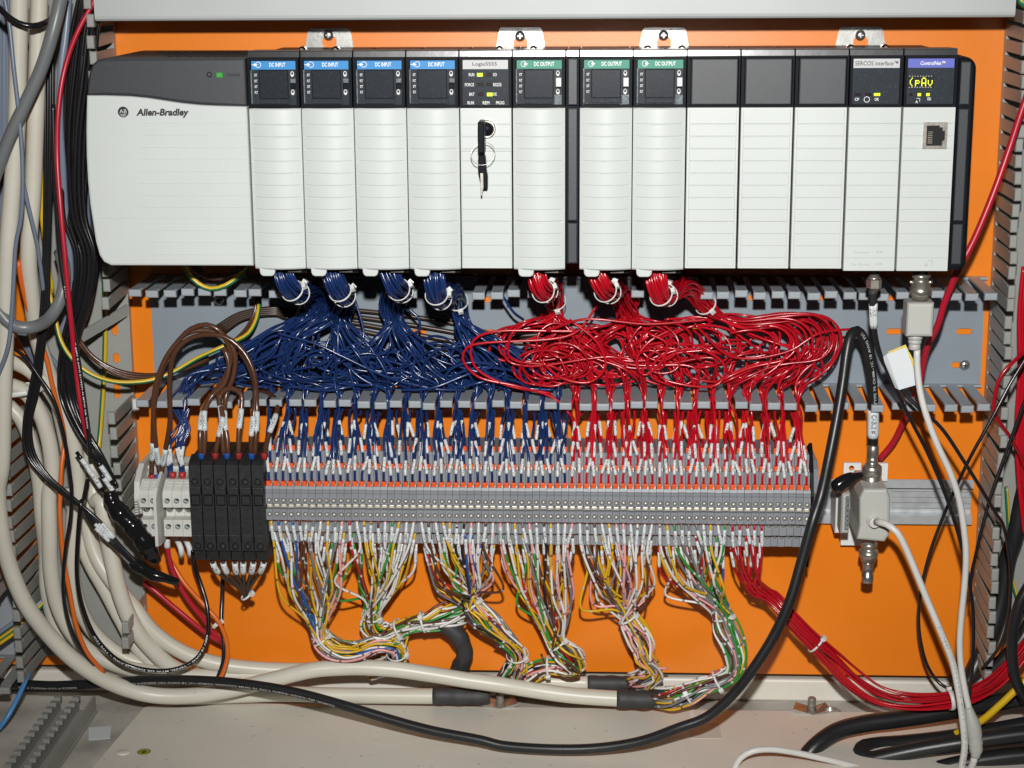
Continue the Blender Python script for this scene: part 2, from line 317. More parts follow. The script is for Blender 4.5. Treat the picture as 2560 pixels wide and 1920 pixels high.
def tube_mesh(name, c, r, material, sides=8, org=None, caps=True):
    c = np.array(c, float); k = len(c); t, n, b = frames(c)
    an = np.linspace(0, 2*math.pi, sides, endpoint=False)
    rr = np.full(k, r) if np.isscalar(r) else np.array(r)
    v = c[:, None, :] + rr[:, None, None]*(n[:, None, :]*np.cos(an)[None, :, None] + b[:, None, :]*np.sin(an)[None, :, None])
    v = v.reshape(-1, 3); org = c[0] if org is None else org
    v = (v - org)/1000; v[:, 1] *= -1
    i = np.arange(k-1)[:, None]; j = np.arange(sides)[None, :]; j2 = (j+1) % sides
    f = np.stack([i*sides+j, i*sides+j2, (i+1)*sides+j2, (i+1)*sides+j], -1).reshape(-1, 4)
    # the x/d/z -> x/y/z flip turns the faces round
    f = f[:, ::-1]; faces = f.tolist()
    s = np.concatenate([[0], np.cumsum(np.linalg.norm(np.diff(c, axis=0), axis=1))])/1000
    u = np.broadcast_to(s[:, None], (k, sides)); vv = np.broadcast_to(np.arange(sides)[None, :]/sides, (k, sides))
    uvu = u.reshape(-1)[f]; uvv = vv.reshape(-1)[f].copy()
    hi = uvv.max(1) > .99 - 1.01/sides; lo_ = uvv < 1e-6; uvv[np.logical_and(hi[:, None], lo_) & (uvv.max(1) - uvv.min(1) > .5)[:, None]] = 1.
    uv = np.stack([uvu.reshape(-1), uvv.reshape(-1)], -1)
    if caps:
        faces.append(list(range(sides))); faces.append(list(range((k-1)*sides, k*sides))[::-1])
        uv = np.vstack([uv, np.zeros((2*sides, 2)) + [s[-1]*.5, .5]])
    me = bpy.data.meshes.new(name); me.from_pydata(v.tolist(), [], faces)
    sm = np.ones(len(faces), bool); sm[len(f):] = False
    me.polygons.foreach_set('use_smooth', sm)
    ul = me.uv_layers.new(name='UVMap'); ul.data.foreach_set('uv', uv.astype(np.float32).reshape(-1))
    me.materials.append(M[material] if isinstance(material, str) else material)
    return me
def tube(name, c, r, material, parent=None, sides=8, caps=True):
    if parent is None:
        o = bpy.data.objects.new(name, tube_mesh(name, c, r, material, sides, None, caps)); COL.objects.link(o); o.location = W3(c[0]); o['_o'] = [float(a) for a in c[0]]
    else:
        po = worg(parent); o = bpy.data.objects.new(name, tube_mesh(name, c, r, material, sides, po, caps)); COL.objects.link(o); o.parent = parent; o['_o'] = [float(a) for a in po]
    return o
def arclen(c): return np.concatenate([[0], np.cumsum(np.linalg.norm(np.diff(c, axis=0), axis=1))])
def sub(c, a, b, n=5):
    s = arclen(c); q = np.linspace(a, b, n); return np.stack([np.interp(q, s, c[:, k]) for k in range(3)], -1)
def text_on(c, r, s, start, height, length, material, parent, ang=0., flip=False, name='printed_text'):
    # writing wrapped on a cable: x along it, y round it
    v, f = text2d(s, .01); L = np.ptp(v[:, 0]); xx = (v[:, 0]/L + .5)*length; yy = v[:, 1]/np.ptp(v[:, 1])*height
    if flip: xx = length - xx; yy = -yy
    sl = arclen(c); t, n, b = frames(c); q = start + xx
    ip = lambda A: np.stack([np.interp(q, sl, A[:, k]) for k in range(3)], -1)
    an = ang + yy/r; pos = ip(c) + (ip(n)*np.cos(an)[:, None] + ip(b)*np.sin(an)[:, None])*(r + .06)
    return MB().add(pos, f).build(name, material, parent)

# ================================================================== the setting
def structure(o): o['kind'] = 'structure'; return o
structure(MB().box(-420, 760, -24, -20, -600, 420).build('cabinet_back_wall', 'cab'))
structure(MB().box(-330, 690, -4, 0, -455.5, 330, ).build('mounting_plate', 'orange'))
FZ = -482.
structure(MB().box(-420, 760, -24, 260, FZ-4, FZ).build('cabinet_floor', 'dirt'))
structure(MB().box(-420, 760, -20, -8, FZ, -463.5, 2).build('cabinet_ledge', 'cab'))
structure(MB().box(-420, -400, -24, 200, FZ, 420).build('cabinet_side_wall', 'cabgrey'))
# raised floor panel: outline read off the floor plane
H = FZ + 6
pan = [Pz('I', 830, 1310, H), Pz('I', 530, 1660, H), Pz('I', 480, 1720, H)]
fp = [(a[0], a[1]) for a in pan] + [(640, pan[2][1]), (640, Pz('K', 1500, 1330, H)[1]), (pan[0][0]+22, Pz('J', 300, 1290, H)[1])]
mb = MB(); mb.prism_z(fp, FZ, H)
fpan = structure(mb.build('floor_panel', 'cab'))

# ================================================================== slotted wiring ducts
TEETH = {}
def tooth_mesh(kind, axis, mat_):
    # one finger of a slotted duct wall, root at d = 6, tip at d = 67; axis x: wall runs along x (finger flat in x), axis z: wall runs along z
    key = (kind, axis, mat_)
    if key in TEETH: return TEETH[key]
    mb = MB(); w, th = 8.2, 1.5
    def bx(a0, a1, d0, d1, t0, t1, c=0.):
        if axis == 'x': mb.box(a0, a1, d0, d1, t0, t1, c)
        else: mb.box(t0, t1, d0, d1, a0, a1, c)
    o = 1 if kind == 'out+' else -1
    bx(-w/2, w/2, 0, 55, -th/2, th/2)
    pl = [(-w/2, 55), (-w/2+1.4, 57.2), (-w/2+1.4, 58.3), (w/2-1.4, 58.3), (w/2-1.4, 57.2), (w/2, 55)]
    if axis == 'x': mb.prism_z([(p[0], p[1]) for p in pl], -th/2, th/2)
    else: mb.prism_x([(p[1], p[0]) for p in pl], -th/2, th/2)
    # lip: a rounded T across the tip
    lw = 4.6
    t0, t1 = (-th/2, 4.6) if o > 0 else (-4.6, th/2)
    bx(-lw, lw, 58.0, 61.6, t0, t1, 1.1)
    TEETH[key] = mb.mesh('duct_finger', mat_); return TEETH[key]
def duct_wall(parent, axis, fixed, a0, a1, kind, mat_, skip=(), pitch=12.5, bend=None, tilt=0.):
    mb = MB()
    if axis == 'x': mb.box(a0, a1, 1.5, 7, fixed-.8, fixed+.8)
    else: mb.box(fixed-.8, fixed+.8, 1.5, 7, a0, a1)
    mb.build('wall_strip', mat_, parent)
    me = tooth_mesh(kind, axis, mat_); n = int((a1-a0)/pitch)
    for k in range(n):
        a = a0 + (k+.5)*pitch
        if any(s[0] <= a <= s[1] for s in skip): continue
        p = (a, 6.5, fixed) if axis == 'x' else (fixed, 6.5, a)
        o = place(me, 'finger', p, parent)
        j = random.uniform(-.02, .02) + tilt
        if axis == 'x': o.rotation_euler = (j, 0, random.uniform(-.025, .025))
        else: o.rotation_euler = (random.uniform(-.025, .025), 0, j)
def obround(cx, cz, L, w, vert=False, n=6):
    pts = []
    for s in (1, -1):
        for k in range(n+1):
            a = -math.pi/2 + math.pi*k/n
            q = (s*(L/2-w/2 + w/2*math.cos(a)), s*(w/2*math.sin(a)))
            pts.append((cx+q[1], cz+q[0]) if vert else (cx+q[0], cz+q[1]))
    return pts
# --- middle duct, between the controller rack and the terminals
ZU, ZL = -137.5, -219.5
X0 = P('E', 882, 600, 2)[0]; X1 = P('H', 1740, 550, 2)[0]
d_mid = empty('wire_duct', ((X0+X1)/2, 0, (ZU+ZL)/2)); tag(d_mid, 'long grey slotted wiring duct without its lid, holding the blue and red wires', 'wiring duct')
slots = []
for (z_, x, y, v) in (('H', 1235, 435, 0), ('H', 1638, 435, 0), ('H', 1610, 628, 0), ('H', 445, 628, 0), ('H', 1225, 240, 0), ('F', 640, 440, 0), ('F', 1030, 440, 0), ('F', 1400, 250, 0), ('F', 1430, 440, 0), ('G', 680, 435, 0), ('G', 1080, 635, 0), ('G', 690, 635, 0), ('E', 1270, 530, 0), ('H', 835, 240, 0), ('G', 1110, 430, 0), ('G', 660, 255, 0), ('G', 1020, 240, 0), ('H', 440, 240, 0)):
    q = P(z_, x, y, 2); slots.append(obround(q[0], q[2], 12, 4.6))
MB().holed([(X0, ZL), (X1, ZL), (X1, ZU), (X0, ZU)], slots, .3, 2.0).build('base', 'base', d_mid)
def fx(z, x): return P(z, x, 220 if z in 'FGH' else 300, 62)[0]
duct_wall(d_mid, 'x', ZU, X0, X1, 'out-', 'duct', skip=[(fx('F', 260), fx('F', 600)), (fx('F', 690), fx('F', 980)), (fx('F', 1075), fx('F', 1385)), (fx('G', 190), fx('G', 790)), (fx('G', 870), fx('G', 1115))])
duct_wall(d_mid, 'x', ZL, X0, X1, 'out-', 'duct', skip=[])
for (z_, x, y) in (('H', 1640, 628), ('H', 440, 640), ('E', 1262, 345)):
    q = P(z_, x, y, 3); s = MB().rev(((q[0], 2, q[2]), (q[0], 9, q[2])), [(0, 3.6), (1.2, 4.0), (2.6, 3.4), (3.4, 1.8), (3.5, .1)], 16).build('screw', 'steel', d_mid)
    MB().box(q[0]-1.7, q[0]+1.7, 5, 5.75, q[2]-.35, q[2]+.35).box(q[0]-.35, q[0]+.35, 5, 5.7, q[2]-1.7, q[2]+1.7).build('cross_slot', 'gap', s)
# --- left standing duct
XR_, XL_ = -125.5, -206.
d_left = empty('wire_duct', ((XR_+XL_)/2, 0, -445)); tag(d_left, 'upright grey slotted duct stuffed with black wires and cream cables', 'wiring duct')
slots = []
for (x, y, L) in ((660, 495, 15), (670, 680, 8), (675, 870, 12), (650, 250, 10)):
    q = P('E', x, y, 2); slots.append(obround(q[0], q[2], L, 5, True))
MB().holed([(XL_, -447), (XR_, -447), (XR_, 200), (XL_, 200)], slots, .3, 2.0).build('base', 'ductw', d_left)
zb = lambda y: P('E', 690, y, 60)[2]
duct_wall(d_left, 'z', XR_, -440, 190, 'out-', 'ductw', skip=[(zb(1010), zb(420)), (-395, zb(1640)), (-440, -412)], tilt=.04)
me = tooth_mesh('out-', 'z', 'ductw')
for (x, y, ry, rz) in ((760, 400, .35, -.45), (745, 960, -.45, .32)):      # two fingers bent out of line
    q = P('E', x, y, 6); o = place(me, 'finger', (XR_, 6.5, q[2]), d_left); o.rotation_euler = (ry*.6, 0, rz)
duct_wall(d_left, 'z', XL_, -445, P('E', 60, 950, 60)[2], 'out-', 'ductw')
# --- short duct branching off at the bottom
d_low = empty('wire_duct', (-270, 0, -445)); tag(d_low, 'short dark grey duct branching off sideways below the cream cables', 'wiring duct')
MB().box(-330, XL_-2, .3, 2, -447, -372).build('base', 'duct', d_low)
duct_wall(d_low, 'x', -372, -330, XL_-3, 'out+', 'ductw'); duct_wall(d_low, 'x', -447, -330, XL_-3, 'out-', 'ductw')
# --- right standing duct
XRD = 524.5
d_right = empty('wire_duct', (565, 0, -420)); tag(d_right, 'upright grey slotted duct beside the red and black cables', 'wiring duct')
MB().holed([(XRD, P('L', 1800, 950, 2)[2]), (606, P('L', 1800, 950, 2)[2]), (606, 200), (XRD, 200)], [obround(P('L', 1880, 940, 2)[0], -405, 8, 6)], .3, 2.0).build('base', 'ductw', d_right)
duct_wall(d_right, 'z', XRD, -432, 190, 'out+', 'ductw', pitch=11.2, tilt=-.03)
duct_wall(d_right, 'z', 606, -420, 190, 'out-', 'ductw', pitch=11.2)
# --- covered duct along the top
q0, q1 = P('A', 547, 120, 77), P('D', 1930, 105, 77)
d_top = empty('wire_duct', ((q0[0]+q1[0])/2, 0, 54)); tag(d_top, 'pale grey duct with its lid on, running along the top of the orange plate', 'wiring duct')
zt = 54.5
prof = [(70, zt+1.2), (73.5, zt), (75.6, zt+.5), (76.8, zt+1.8), (77.2, zt+3.6), (77.2, zt+66), (75.6, zt+66), (75.6, zt+4), (74.8, zt+2.2), (73.4, zt+1.6), (70, zt+2.6)]
MB().prism_x(prof, q0[0], q1[0]).build('lid', 'cover', d_top)
MB().box(q0[0]+1, q1[0]-1, .3, 2, zt+2, zt+64).build('base', 'duct', d_top)
duct_wall(d_top, 'x', zt+3.4, q0[0]+2, q1[0]-2, 'out+', 'duct')

# ================================================================== controller rack
PITCH = 35.
def mx_(i): return i*PITCH + (9.06 if i > 5 else 0)
XE = mx_(13)
ch = empty('controller_chassis', (XE/2, 0, -108)); tag(ch, 'black metal rack chassis screwed to the orange plate by zinc tabs', 'chassis')
MB().box(-104, XE+6, 1.5, 5, -104, 30).box(2, XE+4, 5, 118, 29.6, 31.4).box(2, XE+4, 5, 118, -104, -102).build('shell', 'black', ch)
# end cap
def rc(x0, x1, z0, z1, r, corners):
    pts = []
    for (cx, cz, a0, k) in ((x1, z1, 0, 'tr'), (x0, z1, 90, 'tl'), (x0, z0, 180, 'bl'), (x1, z0, 270, 'br')):
        if k in corners:
            rr = corners[k]; sx = -1 if 'r' in k else 1; sz = -1 if 't' in k else 1
            for j in range(7):
                a = math.radians(a0 + 15*j); pts.append((cx + sx*rr + rr*math.cos(a), cz + sz*rr + rr*math.sin(a)))
        else: pts.append((cx, cz))
    return pts
ec = MB().prism(rc(XE+.4, XE+12.2, -108, 32, 8, dict(tr=8, br=6)), 30, 143, 2.2).build('end_cap', 'black', ch)
for z0, z1 in ((1.2, 29), (-75, -1.4), (-104, -77)):
    MB().box(XE+2, XE+8.6, 142, 143.6, z0, z1, .8).build('end_cap_panel', 'dark', ec)
# mounting tabs
tabs = [('B', 515, 235), ('B', 1617, 240), ('C', 945, 235), ('D', 1040, 235)]
for (z_, x, y) in tabs:
    c = P(z_, x, y, 1.5); zt_ = 46.5 if z_ == 'B' else 46.
    outer = [(c[0]-19, 26), (c[0]+19, 26), (c[0]+15.6, zt_-1.5), (c[0]+14, zt_), (c[0]-14, zt_), (c[0]-15.6, zt_-1.5)]
    sc = P(z_, x - 3, y - 33, 1.5); hole = [(c[0] + 5.4*math.cos(a), c[2] - 1.2 + 5.4*math.sin(a)) for a in np.linspace(0, 2*math.pi, 18, endpoint=False)]
    t = MB().holed(outer, [hole], .6, 2.2).build('mounting_tab', 'steel', ch)
    t.location[0] += 0
    s = MB().rev(((sc[0], 2, sc[2]), (sc[0], 9, sc[2])), [(0, 3.5), (1.6, 3.7), (3.0, 3.1), (3.8, 1.6), (3.9, .1)], 18).box(sc[0]-1.9, sc[0]+1.9, 5.2, 6.05, sc[2]-.4, sc[2]+.4).box(sc[0]-.4, sc[0]+.4, 5.2, 6.0, sc[2]-1.9, sc[2]+1.9).build('screw', 'steel', t)
    for dx in (-13, 11): MB().rev(((c[0]+dx, 40, 33), (c[0]+dx, 50, 33)), [(0, 2.6), (8, 2.6), (9.5, 1.2)], 12).build('bolt_head', 'darkmetal', t)
rv = MB().rev(((0, 112, 0), (0, 112, 3)), [(0, 1.7), (1.6, 1.7), (2.4, 1.0)], 10).mesh('rivet', 'rust', (0, 112, 0))
for x in (4, 12, 40, 60, 83, 105, 121, 150, 178, 196, 230, 262, 378, 405, 436, 452): place(rv, 'rivet', (x + random.uniform(-2, 2), 112, 31.4), ch)

# --- power supply
def A(x, y): q = P('A', x, y, 147); return (q[0], q[2])
XS = -.7
ps = empty('power_supply', (-54, 60, -106)); tag(ps, 'wide pale grey power supply with charcoal top and printed round emblem', 'power supply')
bnd = [A(500, 548), A(600, 548), A(750, 553), A(850, 563), A(950, 578), A(1050, 593), A(1150, 603), A(1250, 608), A(1420, 612)]
bnd[-1] = (XS, bnd[-1][1])
lft = [A(497, 640), A(495, 760), A(497, 900), A(505, 1050), A(518, 1180), A(535, 1290), A(550, 1390), A(572, 1470), A(598, 1510), A(640, 1530)]
cov = [(p[0], p[1]-.15) for p in bnd[::-1]] + lft[:-1] + [(lft[-1][0], -105.3), (XS, -105.3)]
cv = MB().prism(cov, 40, 147.5, 1.6).build('front_cover', 'plc', ps)
topo = [(p[0], p[1]+.15) for p in bnd] + [(XS, 32.6), A(600, 337), A(560, 345), A(530, 372), A(512, 420), A(503, 480)]
topo[-5] = (topo[-5][0], 32.8)
hd = MB().prism(topo, 40, 146.5, 1.6).build('top_cover', 'dark', ps)
MB().box(-101, XS-.5, 6, 60, -102, 30.5).build('housing', 'black', ps)
sl = MB().box(-2.2, 2.2, 0, 78, 0, .35).mesh('vent', 'gap', (0, 0, 0))
for k in range(12): o = place(sl, 'vent', (-80 + k*6.2, 55, 32.5), ps); o.rotation_euler = (0, 0, .35)
for y in (707, 776, 846, 914, 984, 1053, 1122, 1191, 1326, 1394, 1464):
    a = A(805 if y < 1200 else 840 + (y-1326)*.2, y); MB().box(a[0], XS-.8, 147.3, 147.72, a[1]-.32, a[1]+.14).build('rib', 'plc2', cv)
a = A(600, 1256); MB().box(-107.4, XS-.2, 147.2, 147.62, a[1]-.45, a[1]+.1).build('seam', 'plc2', cv)
c = A(938, 652); text('Allen-Bradley', (c[0], 147.75, c[1]), 35.3, 6.1, 'ink', cv, bold=.04, shear=.2)
c = A(711, 645); em = MB().prism([(c[0]+3.6*math.cos(t), c[1]+3.6*math.sin(t)) for t in np.linspace(0, 2*math.pi, 24, endpoint=False)], 147.3, 147.7).build('emblem', 'ink', cv)
text('AB', (c[0], 147.8, c[1]+.5), 4.9, 2.7, 'plc', em, bold=.0)
for k in range(3): MB().box(c[0]-2.2+k*.4, c[0]+2.2-k*.4, 147.5, 147.78, c[1]-1.75-k*.55, c[1]-1.5-k*.55).build('emblem_line', 'plc', em)
c = A(1264, 433); MB().box(c[0]-2, c[0]+2, 145, 147, c[1]-1.6, c[1]+1.6, .3).build('indicator', 'ledg', hd)
c = A(1348, 433); text('POWER', (c[0], 146.6, c[1]), 8, 1.9, 'black', hd)
c = A(1205, 430); MB().ring((c[0], 146.55, c[1]), (1, 0, 0), (0, 0, 1), 1.5, 1.5, (.3, .1), 14, 6).build('symbol', 'black', hd)

# --- plug-in modules
GR = [-10.8 - 8.06*k for k in range(12)]
def groove(z, depth=.55, w=.55):
    g = 0.
    for k, a in enumerate(GR):
        e = abs(z-a); ww = w*(1.4 if k == 8 else 1)
        if e < ww: g = max(g, depth*(1.5 if k == 8 else 1)*(1-e/ww))
    return g
def zsamples(z0, z1):
    s = {z0, z1}
    for k, a in enumerate(GR):
        ww = .55*(1.4 if k == 8 else 1)
        for e in (-ww, 0, ww):
            if z0 < a+e < z1: s.add(a+e)
    for k in range(1, 3): s.add(z0 + .5*k); s.add(z1 - .5*k)
    return sorted(s)
def module_base(x0, name):
    r = empty(name, (x0+17.5, 60, -108))
    MB().box(x0+.5, x0+34.5, 8, 139, -104.5, 33.0).build('housing', 'black', r)
    # rounded glossy top latch
    pts = [(112, 33.1), (142.8, 33.1), (142.36, 36.8), (141.8, 37.2), (140.6, 37.4), (112, 36.6)]
    MB().prism_x(pts, x0+.5, x0+34.5).build('top_latch', 'lip', r)
    return r
def frame4(mb, x0, x1, z0, z1, t, d0, d1):
    mb.box(x0, x1, d0, d1, z1-t, z1); mb.box(x0, x1, d0, d1, z0, z0+t); mb.box(x0, x0+t, d0, d1, z0+t, z1-t); mb.box(x1-t, x1, d0, d1, z0+t, z1-t); return mb
def io_module(x0, out):
    r = module_base(x0, 'output_module' if out else 'input_module')
    mb = MB(); frame4(mb, x0+.6, x0+34.4, .3, 33, 1.9, 130, 146.6); mb.build('bezel', 'black', r)
    xs = np.linspace(x0+.35, x0+34.65, 37); zs = zsamples(-107.7, -.1)
    def fn(x, z):
        u = (x-x0-17.5)/17.3; e = 148.3 - 4.2*u*u - groove(z)*(1 if abs(u) < .93 else 0)
        zz = min(z+107.7, -.1-z)
        return e - max(0, 1-zz/1.0)*.9
    dr = MB().field(xs, zs, fn, 128, False).build('door', 'plc', r)
    # rounded finger tab
    tp = [(x0+3.2, -107), (x0+3.6, -110)] + [(x0+5.9 - 2.2*math.sin(a), -110.6 - 2.4*(1-math.cos(a))) for a in np.linspace(math.pi/2, 0, 5)][::1] + [(x0+11.4 + 2.2*math.sin(a), -110.6 - 2.4*(1-math.cos(a))) for a in np.linspace(0, math.pi/2, 5)] + [(x0+13.8, -110), (x0+14.2, -107)]
    tp = [(x0+3.2, -106.5), (x0+3.4, -110), (x0+4.2, -111.8), (x0+5.8, -112.6), (x0+11.4, -112.6), (x0+13, -111.8), (x0+13.8, -110), (x0+14, -106.5)]
    MB().prism(tp, 143, 145.6, .7).build('door_tab', 'plc', dr)
    MB().box(x0+3, x0+32.6, 138, 145.2, 25.3, 31.5).build('label_strip', 'green' if out else 'blue', r)
    text('DC OUTPUT' if out else 'DC INPUT', (x0+(21 if out else 20.3), 145.35, 28.4), 13.2 if out else 10.6, 2.75, 'white', r, bold=.022)
    ic = MB().ring((x0+7.6, 145.3, 28.4), (1, 0, 0), (0, 0, 1), 1.75, 1.75, (.27, .12), 20, 6)
    ax = x0 + (9.2 if out else 4.9)
    ic.add([(ax-1.2, 145.4, 29.5), (ax-1.2, 145.4, 27.3), (ax+1.3, 145.4, 28.4)] if out else [(ax, 145.4, 29.5), (ax, 145.4, 27.3), (ax+2.5, 145.4, 28.4)], [(0, 1, 2)]).box(ax-1.6, ax+.8, 145.2, 145.42, 28.15, 28.65)
    ic.build('arrow_symbol', 'white', r)
    wd = MB().box(x0+2.4, x0+32.8, 138, 144.6, 1.6, 25.2).build('status_window', 'window', r)
    mb = MB(); mb.box(x0+8, x0+26.8, 144, 145.0, 6.4, 24.6, .3).build('lamp_panel', 'window2', wd)
    frame4(MB(), x0+7.6, x0+27.2, 6.0, 25.0, .4, 144, 144.85).build('panel_edge', 'black', wd)
    MB().box(x0+8, x0+26.6, 144, 145.1, 2.9, 5.4, .4).build('lens_bar', 'window', wd)
    MB().box(x0+3, x0+26.8, 144, 144.9, 1.7, 2.7).build('lower_slot', 'black', wd)
    MB().box(x0+2.5, x0+3.2, 144, 146.4, 3.2, 25).build('clear_edge', 'frost', wd)
    for k, z in enumerate((21.6, 17.8, 14.1, 10.4)): text('ST' if k % 2 == 0 else 'FLT', (x0+5.6, 144.75, z), 1.9, 1.7, 'white', wd, name='printed_mark', bold=.02)
    for z in (22.3, 10.4):
        MB().ring((x0+29.9, 145.0, z), (1, 0, 0), (0, 0, 1), .95, 1.6, (.3, .12), 18, 6).build('padlock_symbol', 'white', wd)
        MB().box(x0+29.4, x0+30.4, 144.6, 145.02, z-1.2, z-.3).build('padlock_body', 'white', wd)
    MB().box(x0+28.6, x0+32.2, 144, 146.2, 16.4 if not out else 13.6, 19.4, .6).build('slide_latch', 'frost' if not out else 'wbit', wd)
    MB().box(x0+28.4, x0+32.0, 144, 145.6, 12.6, 16.2, .4).build('latch_recess', 'black', wd)
    MB().box(x0+27.6, x0+32.7, 144, 146.3, 1.7, 8, .6).build('clear_corner', 'frost' if out else 'window', wd)
    # terminal clamp below the door
    cl = MB().box(x0+19, x0+33.8, 96, 133, -112.5, -105, .8).box(x0+1.2, x0+6, 96, 130, -110, -105).build('wiring_clamp', 'black', r)
    MB().box(x0+21, x0+30, 120, 135.5, -111.6, -110.4).build('clamp_plate', 'darkmetal', cl)
    return r
def flat_face(r, x0, raised, z0=-106.3, x_in=2.4, d=146.4):
    xs = [x0+.6, x0+.9, x0+x_in-.25, x0+x_in, x0+34.4-x_in+.6, x0+34.65-x_in+.6, x0+34.1, x0+34.4]
    zs = sorted(set(zsamples(z0, -.1)) | {-1.55, -1.65, -104.45, -104.55})
    def fn(x, z):
        inn = x0+x_in-.1 < x < x0+35.2-x_in
        e = d + (raised if inn and -104.5 < z < -1.6 else 0) - (groove(z, .5, .5) if inn else 0)
        if x < x0+.7 or x > x0+34.3: e -= .7
        return e
    return MB().field(xs, zs, fn, 128, False).build('face', 'plc', r)
def blank_module(x0):
    r = module_base(x0, 'blank_module')
    frame4(MB(), x0+.4, x0+34.6, .3, 33, 1.0, 130, 145).build('bezel', 'black', r)
    MB().box(x0+2.8, x0+33.2, 138, 146, 1.6, 31.6, .9).build('dark_panel', 'dark', r)
    flat_face(r, x0, .5); return r
inp = io_module(0, False)
LB = ['pale grey input module with blue header beside the power supply', 'blue-header input module, second along from the power supply', 'blue-header input module, third along from the power supply', 'blue-header input module next to the module with the key']
tag(inp, LB[0], 'module', 'input modules of the rack'); kd = tree(inp)
for i in (1, 2, 3):
    c, _ = dup(inp, (mx_(i)+17.5, 60, -108), kd); tag(c, LB[i])
x0 = mx_(5); outm = io_module(x0, True); kd = tree(outm)
LB = {5: 'green-header output module between the keyed module and the black filler strip', 6: 'green-header output module between the black filler strip and another output module', 7: 'green-header output module beside the first blank module'}
tag(outm, LB[5], 'module', 'output modules of the rack')
for i in (6, 7):
    c, _ = dup(outm, (mx_(i)+17.5, 60, -108), kd); tag(c, LB[i])
bl = blank_module(mx_(8)); kd = tree(bl); LB = ['blank filler module with plain charcoal top next to the output modules', 'blank filler module with plain charcoal top between two other blanks', 'blank filler module with plain charcoal top beside the module with text on grey header']
tag(bl, LB[0], 'module', 'blank modules of the rack')
for i in (9, 10):
    c, _ = dup(bl, (mx_(i)+17.5, 60, -108), kd); tag(c, LB[i-8])
# narrow filler strip
fs = empty('filler_strip', (mx_(5)+39.5, 60, -104)); tag(fs, 'narrow speckled charcoal filler strip between two output modules', 'filler strip')
xf = mx_(5)+35.3
MB().box(xf, xf+8.4, 8, 138, -104.5, 33).build('core', 'black', fs)
for z0, z1 in ((1.2, 32), (-75.3, -.3), (-104, -76.6)): MB().box(xf+.9, xf+7.8, 130, 143, z0, z1, 1).build('strip_panel', 'dark', fs)
MB().prism_x([(112, 33.1), (142.8, 33.1), (142.36, 36.8), (141.8, 37.2), (140.6, 37.4), (112, 36.6)], xf+.5, xf+8).build('top_latch', 'lip', fs)
# controller module with key
def header(r, x0, label, lm, tx, tm, tw, th, bold=.01, shear=0):
    frame4(MB(), x0+.6, x0+34.4, .3, 33, 1.7, 130, 146.6).build('bezel', 'black', r)
    pn = MB().box(x0+2.3, x0+32.6, 138, 145, 1.8, 25.2).build('status_panel', 'window', r)
    MB().box(x0+2.6, x0+32.3, 138, 145.3, 25.2, 31.4).build('label_strip', lm, r)
    text(label, (x0+tx, 145.45, 28.2), tw, th, tm, r, bold=bold, shear=shear); return pn
x0 = mx_(4); lg = module_base(x0, 'controller_module'); tag(lg, 'pale grey controller module with a key in its switch and two lit lamps', 'module')
pn = header(lg, x0, 'Logix5555', 'grey_l', 17, 'ink', 16, 3.0, .012)
for s, x, z, w_ in (('RUN', 8.3, 21.6, 3.6), ('I/O', 23.7, 21.6, 2.4), ('FORCE', 6.9, 15.1, 6.0), ('RS232', 25.2, 15.1, 5.4), ('BAT', 8.4, 8.9, 3.4), ('OK', 23.7, 8.9, 2.4), ('RUN', 7.6, 3.3, 4.2), ('REM', 17.7, 3.3, 4.4), ('PROG', 27, 3.3, 5.4)):
    text(s, (x0+x, 145.1, z), w_, 2.1, 'white', pn, name='printed_mark', bold=.015)
for x, z, on in ((13.8, 21.5, 1), (19.9, 21.5, 0), (14.2, 15.1, 0), (19.9, 15.1, 0), (14.2, 8.9, 0), (20.2, 8.7, 1)):
    MB().box(x0+x-1.9, x0+x+1.9, 144, 145.4 if on else 145.15, z-1.15, z+1.15, .3).build('indicator', 'led' if on else 'ledoff', pn)
face = flat_face(lg, x0, .25, -106.6, 1.6)
MB().box(x0+.7, x0+34.3, 146, 146.75, -28.5, -28.0).build('seam', 'ink_soft', face)
kc = P('B', 1420, 747, 150); kx, kz = kc[0], kc[2]
ks = MB().rev(((kx, 146, kz), (kx, 160, kz)), [(0, 6.0), (2.0, 6.0), (2.6, 5.5), (2.6, 4.6), (1.8, 4.4), (1.8, .1)], 24, caps=False).build('key_switch', 'nickel', lg)
MB().rev(((kx, 147.5, kz), (kx, 160, kz)), [(0, 4.4), (.8, 4.2), (.8, .1)], 20, caps=False).build('switch_core', 'black', ks)
key = empty('key', (kx-1.5, 150, kz-5)); tag(key, 'black-headed key turned in the switch of the controller module', 'key')
MB().prism(rc(kx-4.6, kx-.4, kz-13.6, kz+6.8, 1, dict(tr=1.2, tl=1.2, br=1.2, bl=1.2)), 152, 168, .8).build('head', 'black', key)
MB().box(kx-3.2, kx-1.6, 147.6, 153, kz-3, kz+3).build('blade', 'nickel', key)
rg = MB().ring((kx-1.6, 163, kz-14.4), (1, 0, .1), (0, -.25, .97), 7.8, 7.4, (.27, .27), 40, 8).build('key_ring', 'nickel'); tag(rg, 'thin split ring linking the two keys on the controller module', 'key ring')
k2 = empty('key', (kx-1.5, 158, kz-30)); tag(k2, 'spare black-headed key hanging from the ring with its blade down', 'key')
MB().prism([(kx-4.9, kz-17), (kx-4.2, kz-15.2), (kx-.9, kz-15.2), (kx-.2, kz-17), (kx+.3, kz-25), (kx+1.1, kz-30), (kx+1.0, kz-37), (kx-1.6, kz-37), (kx-3.8, kz-31), (kx-5.0, kz-25)], 154, 163, .8).build('head', 'black', k2)
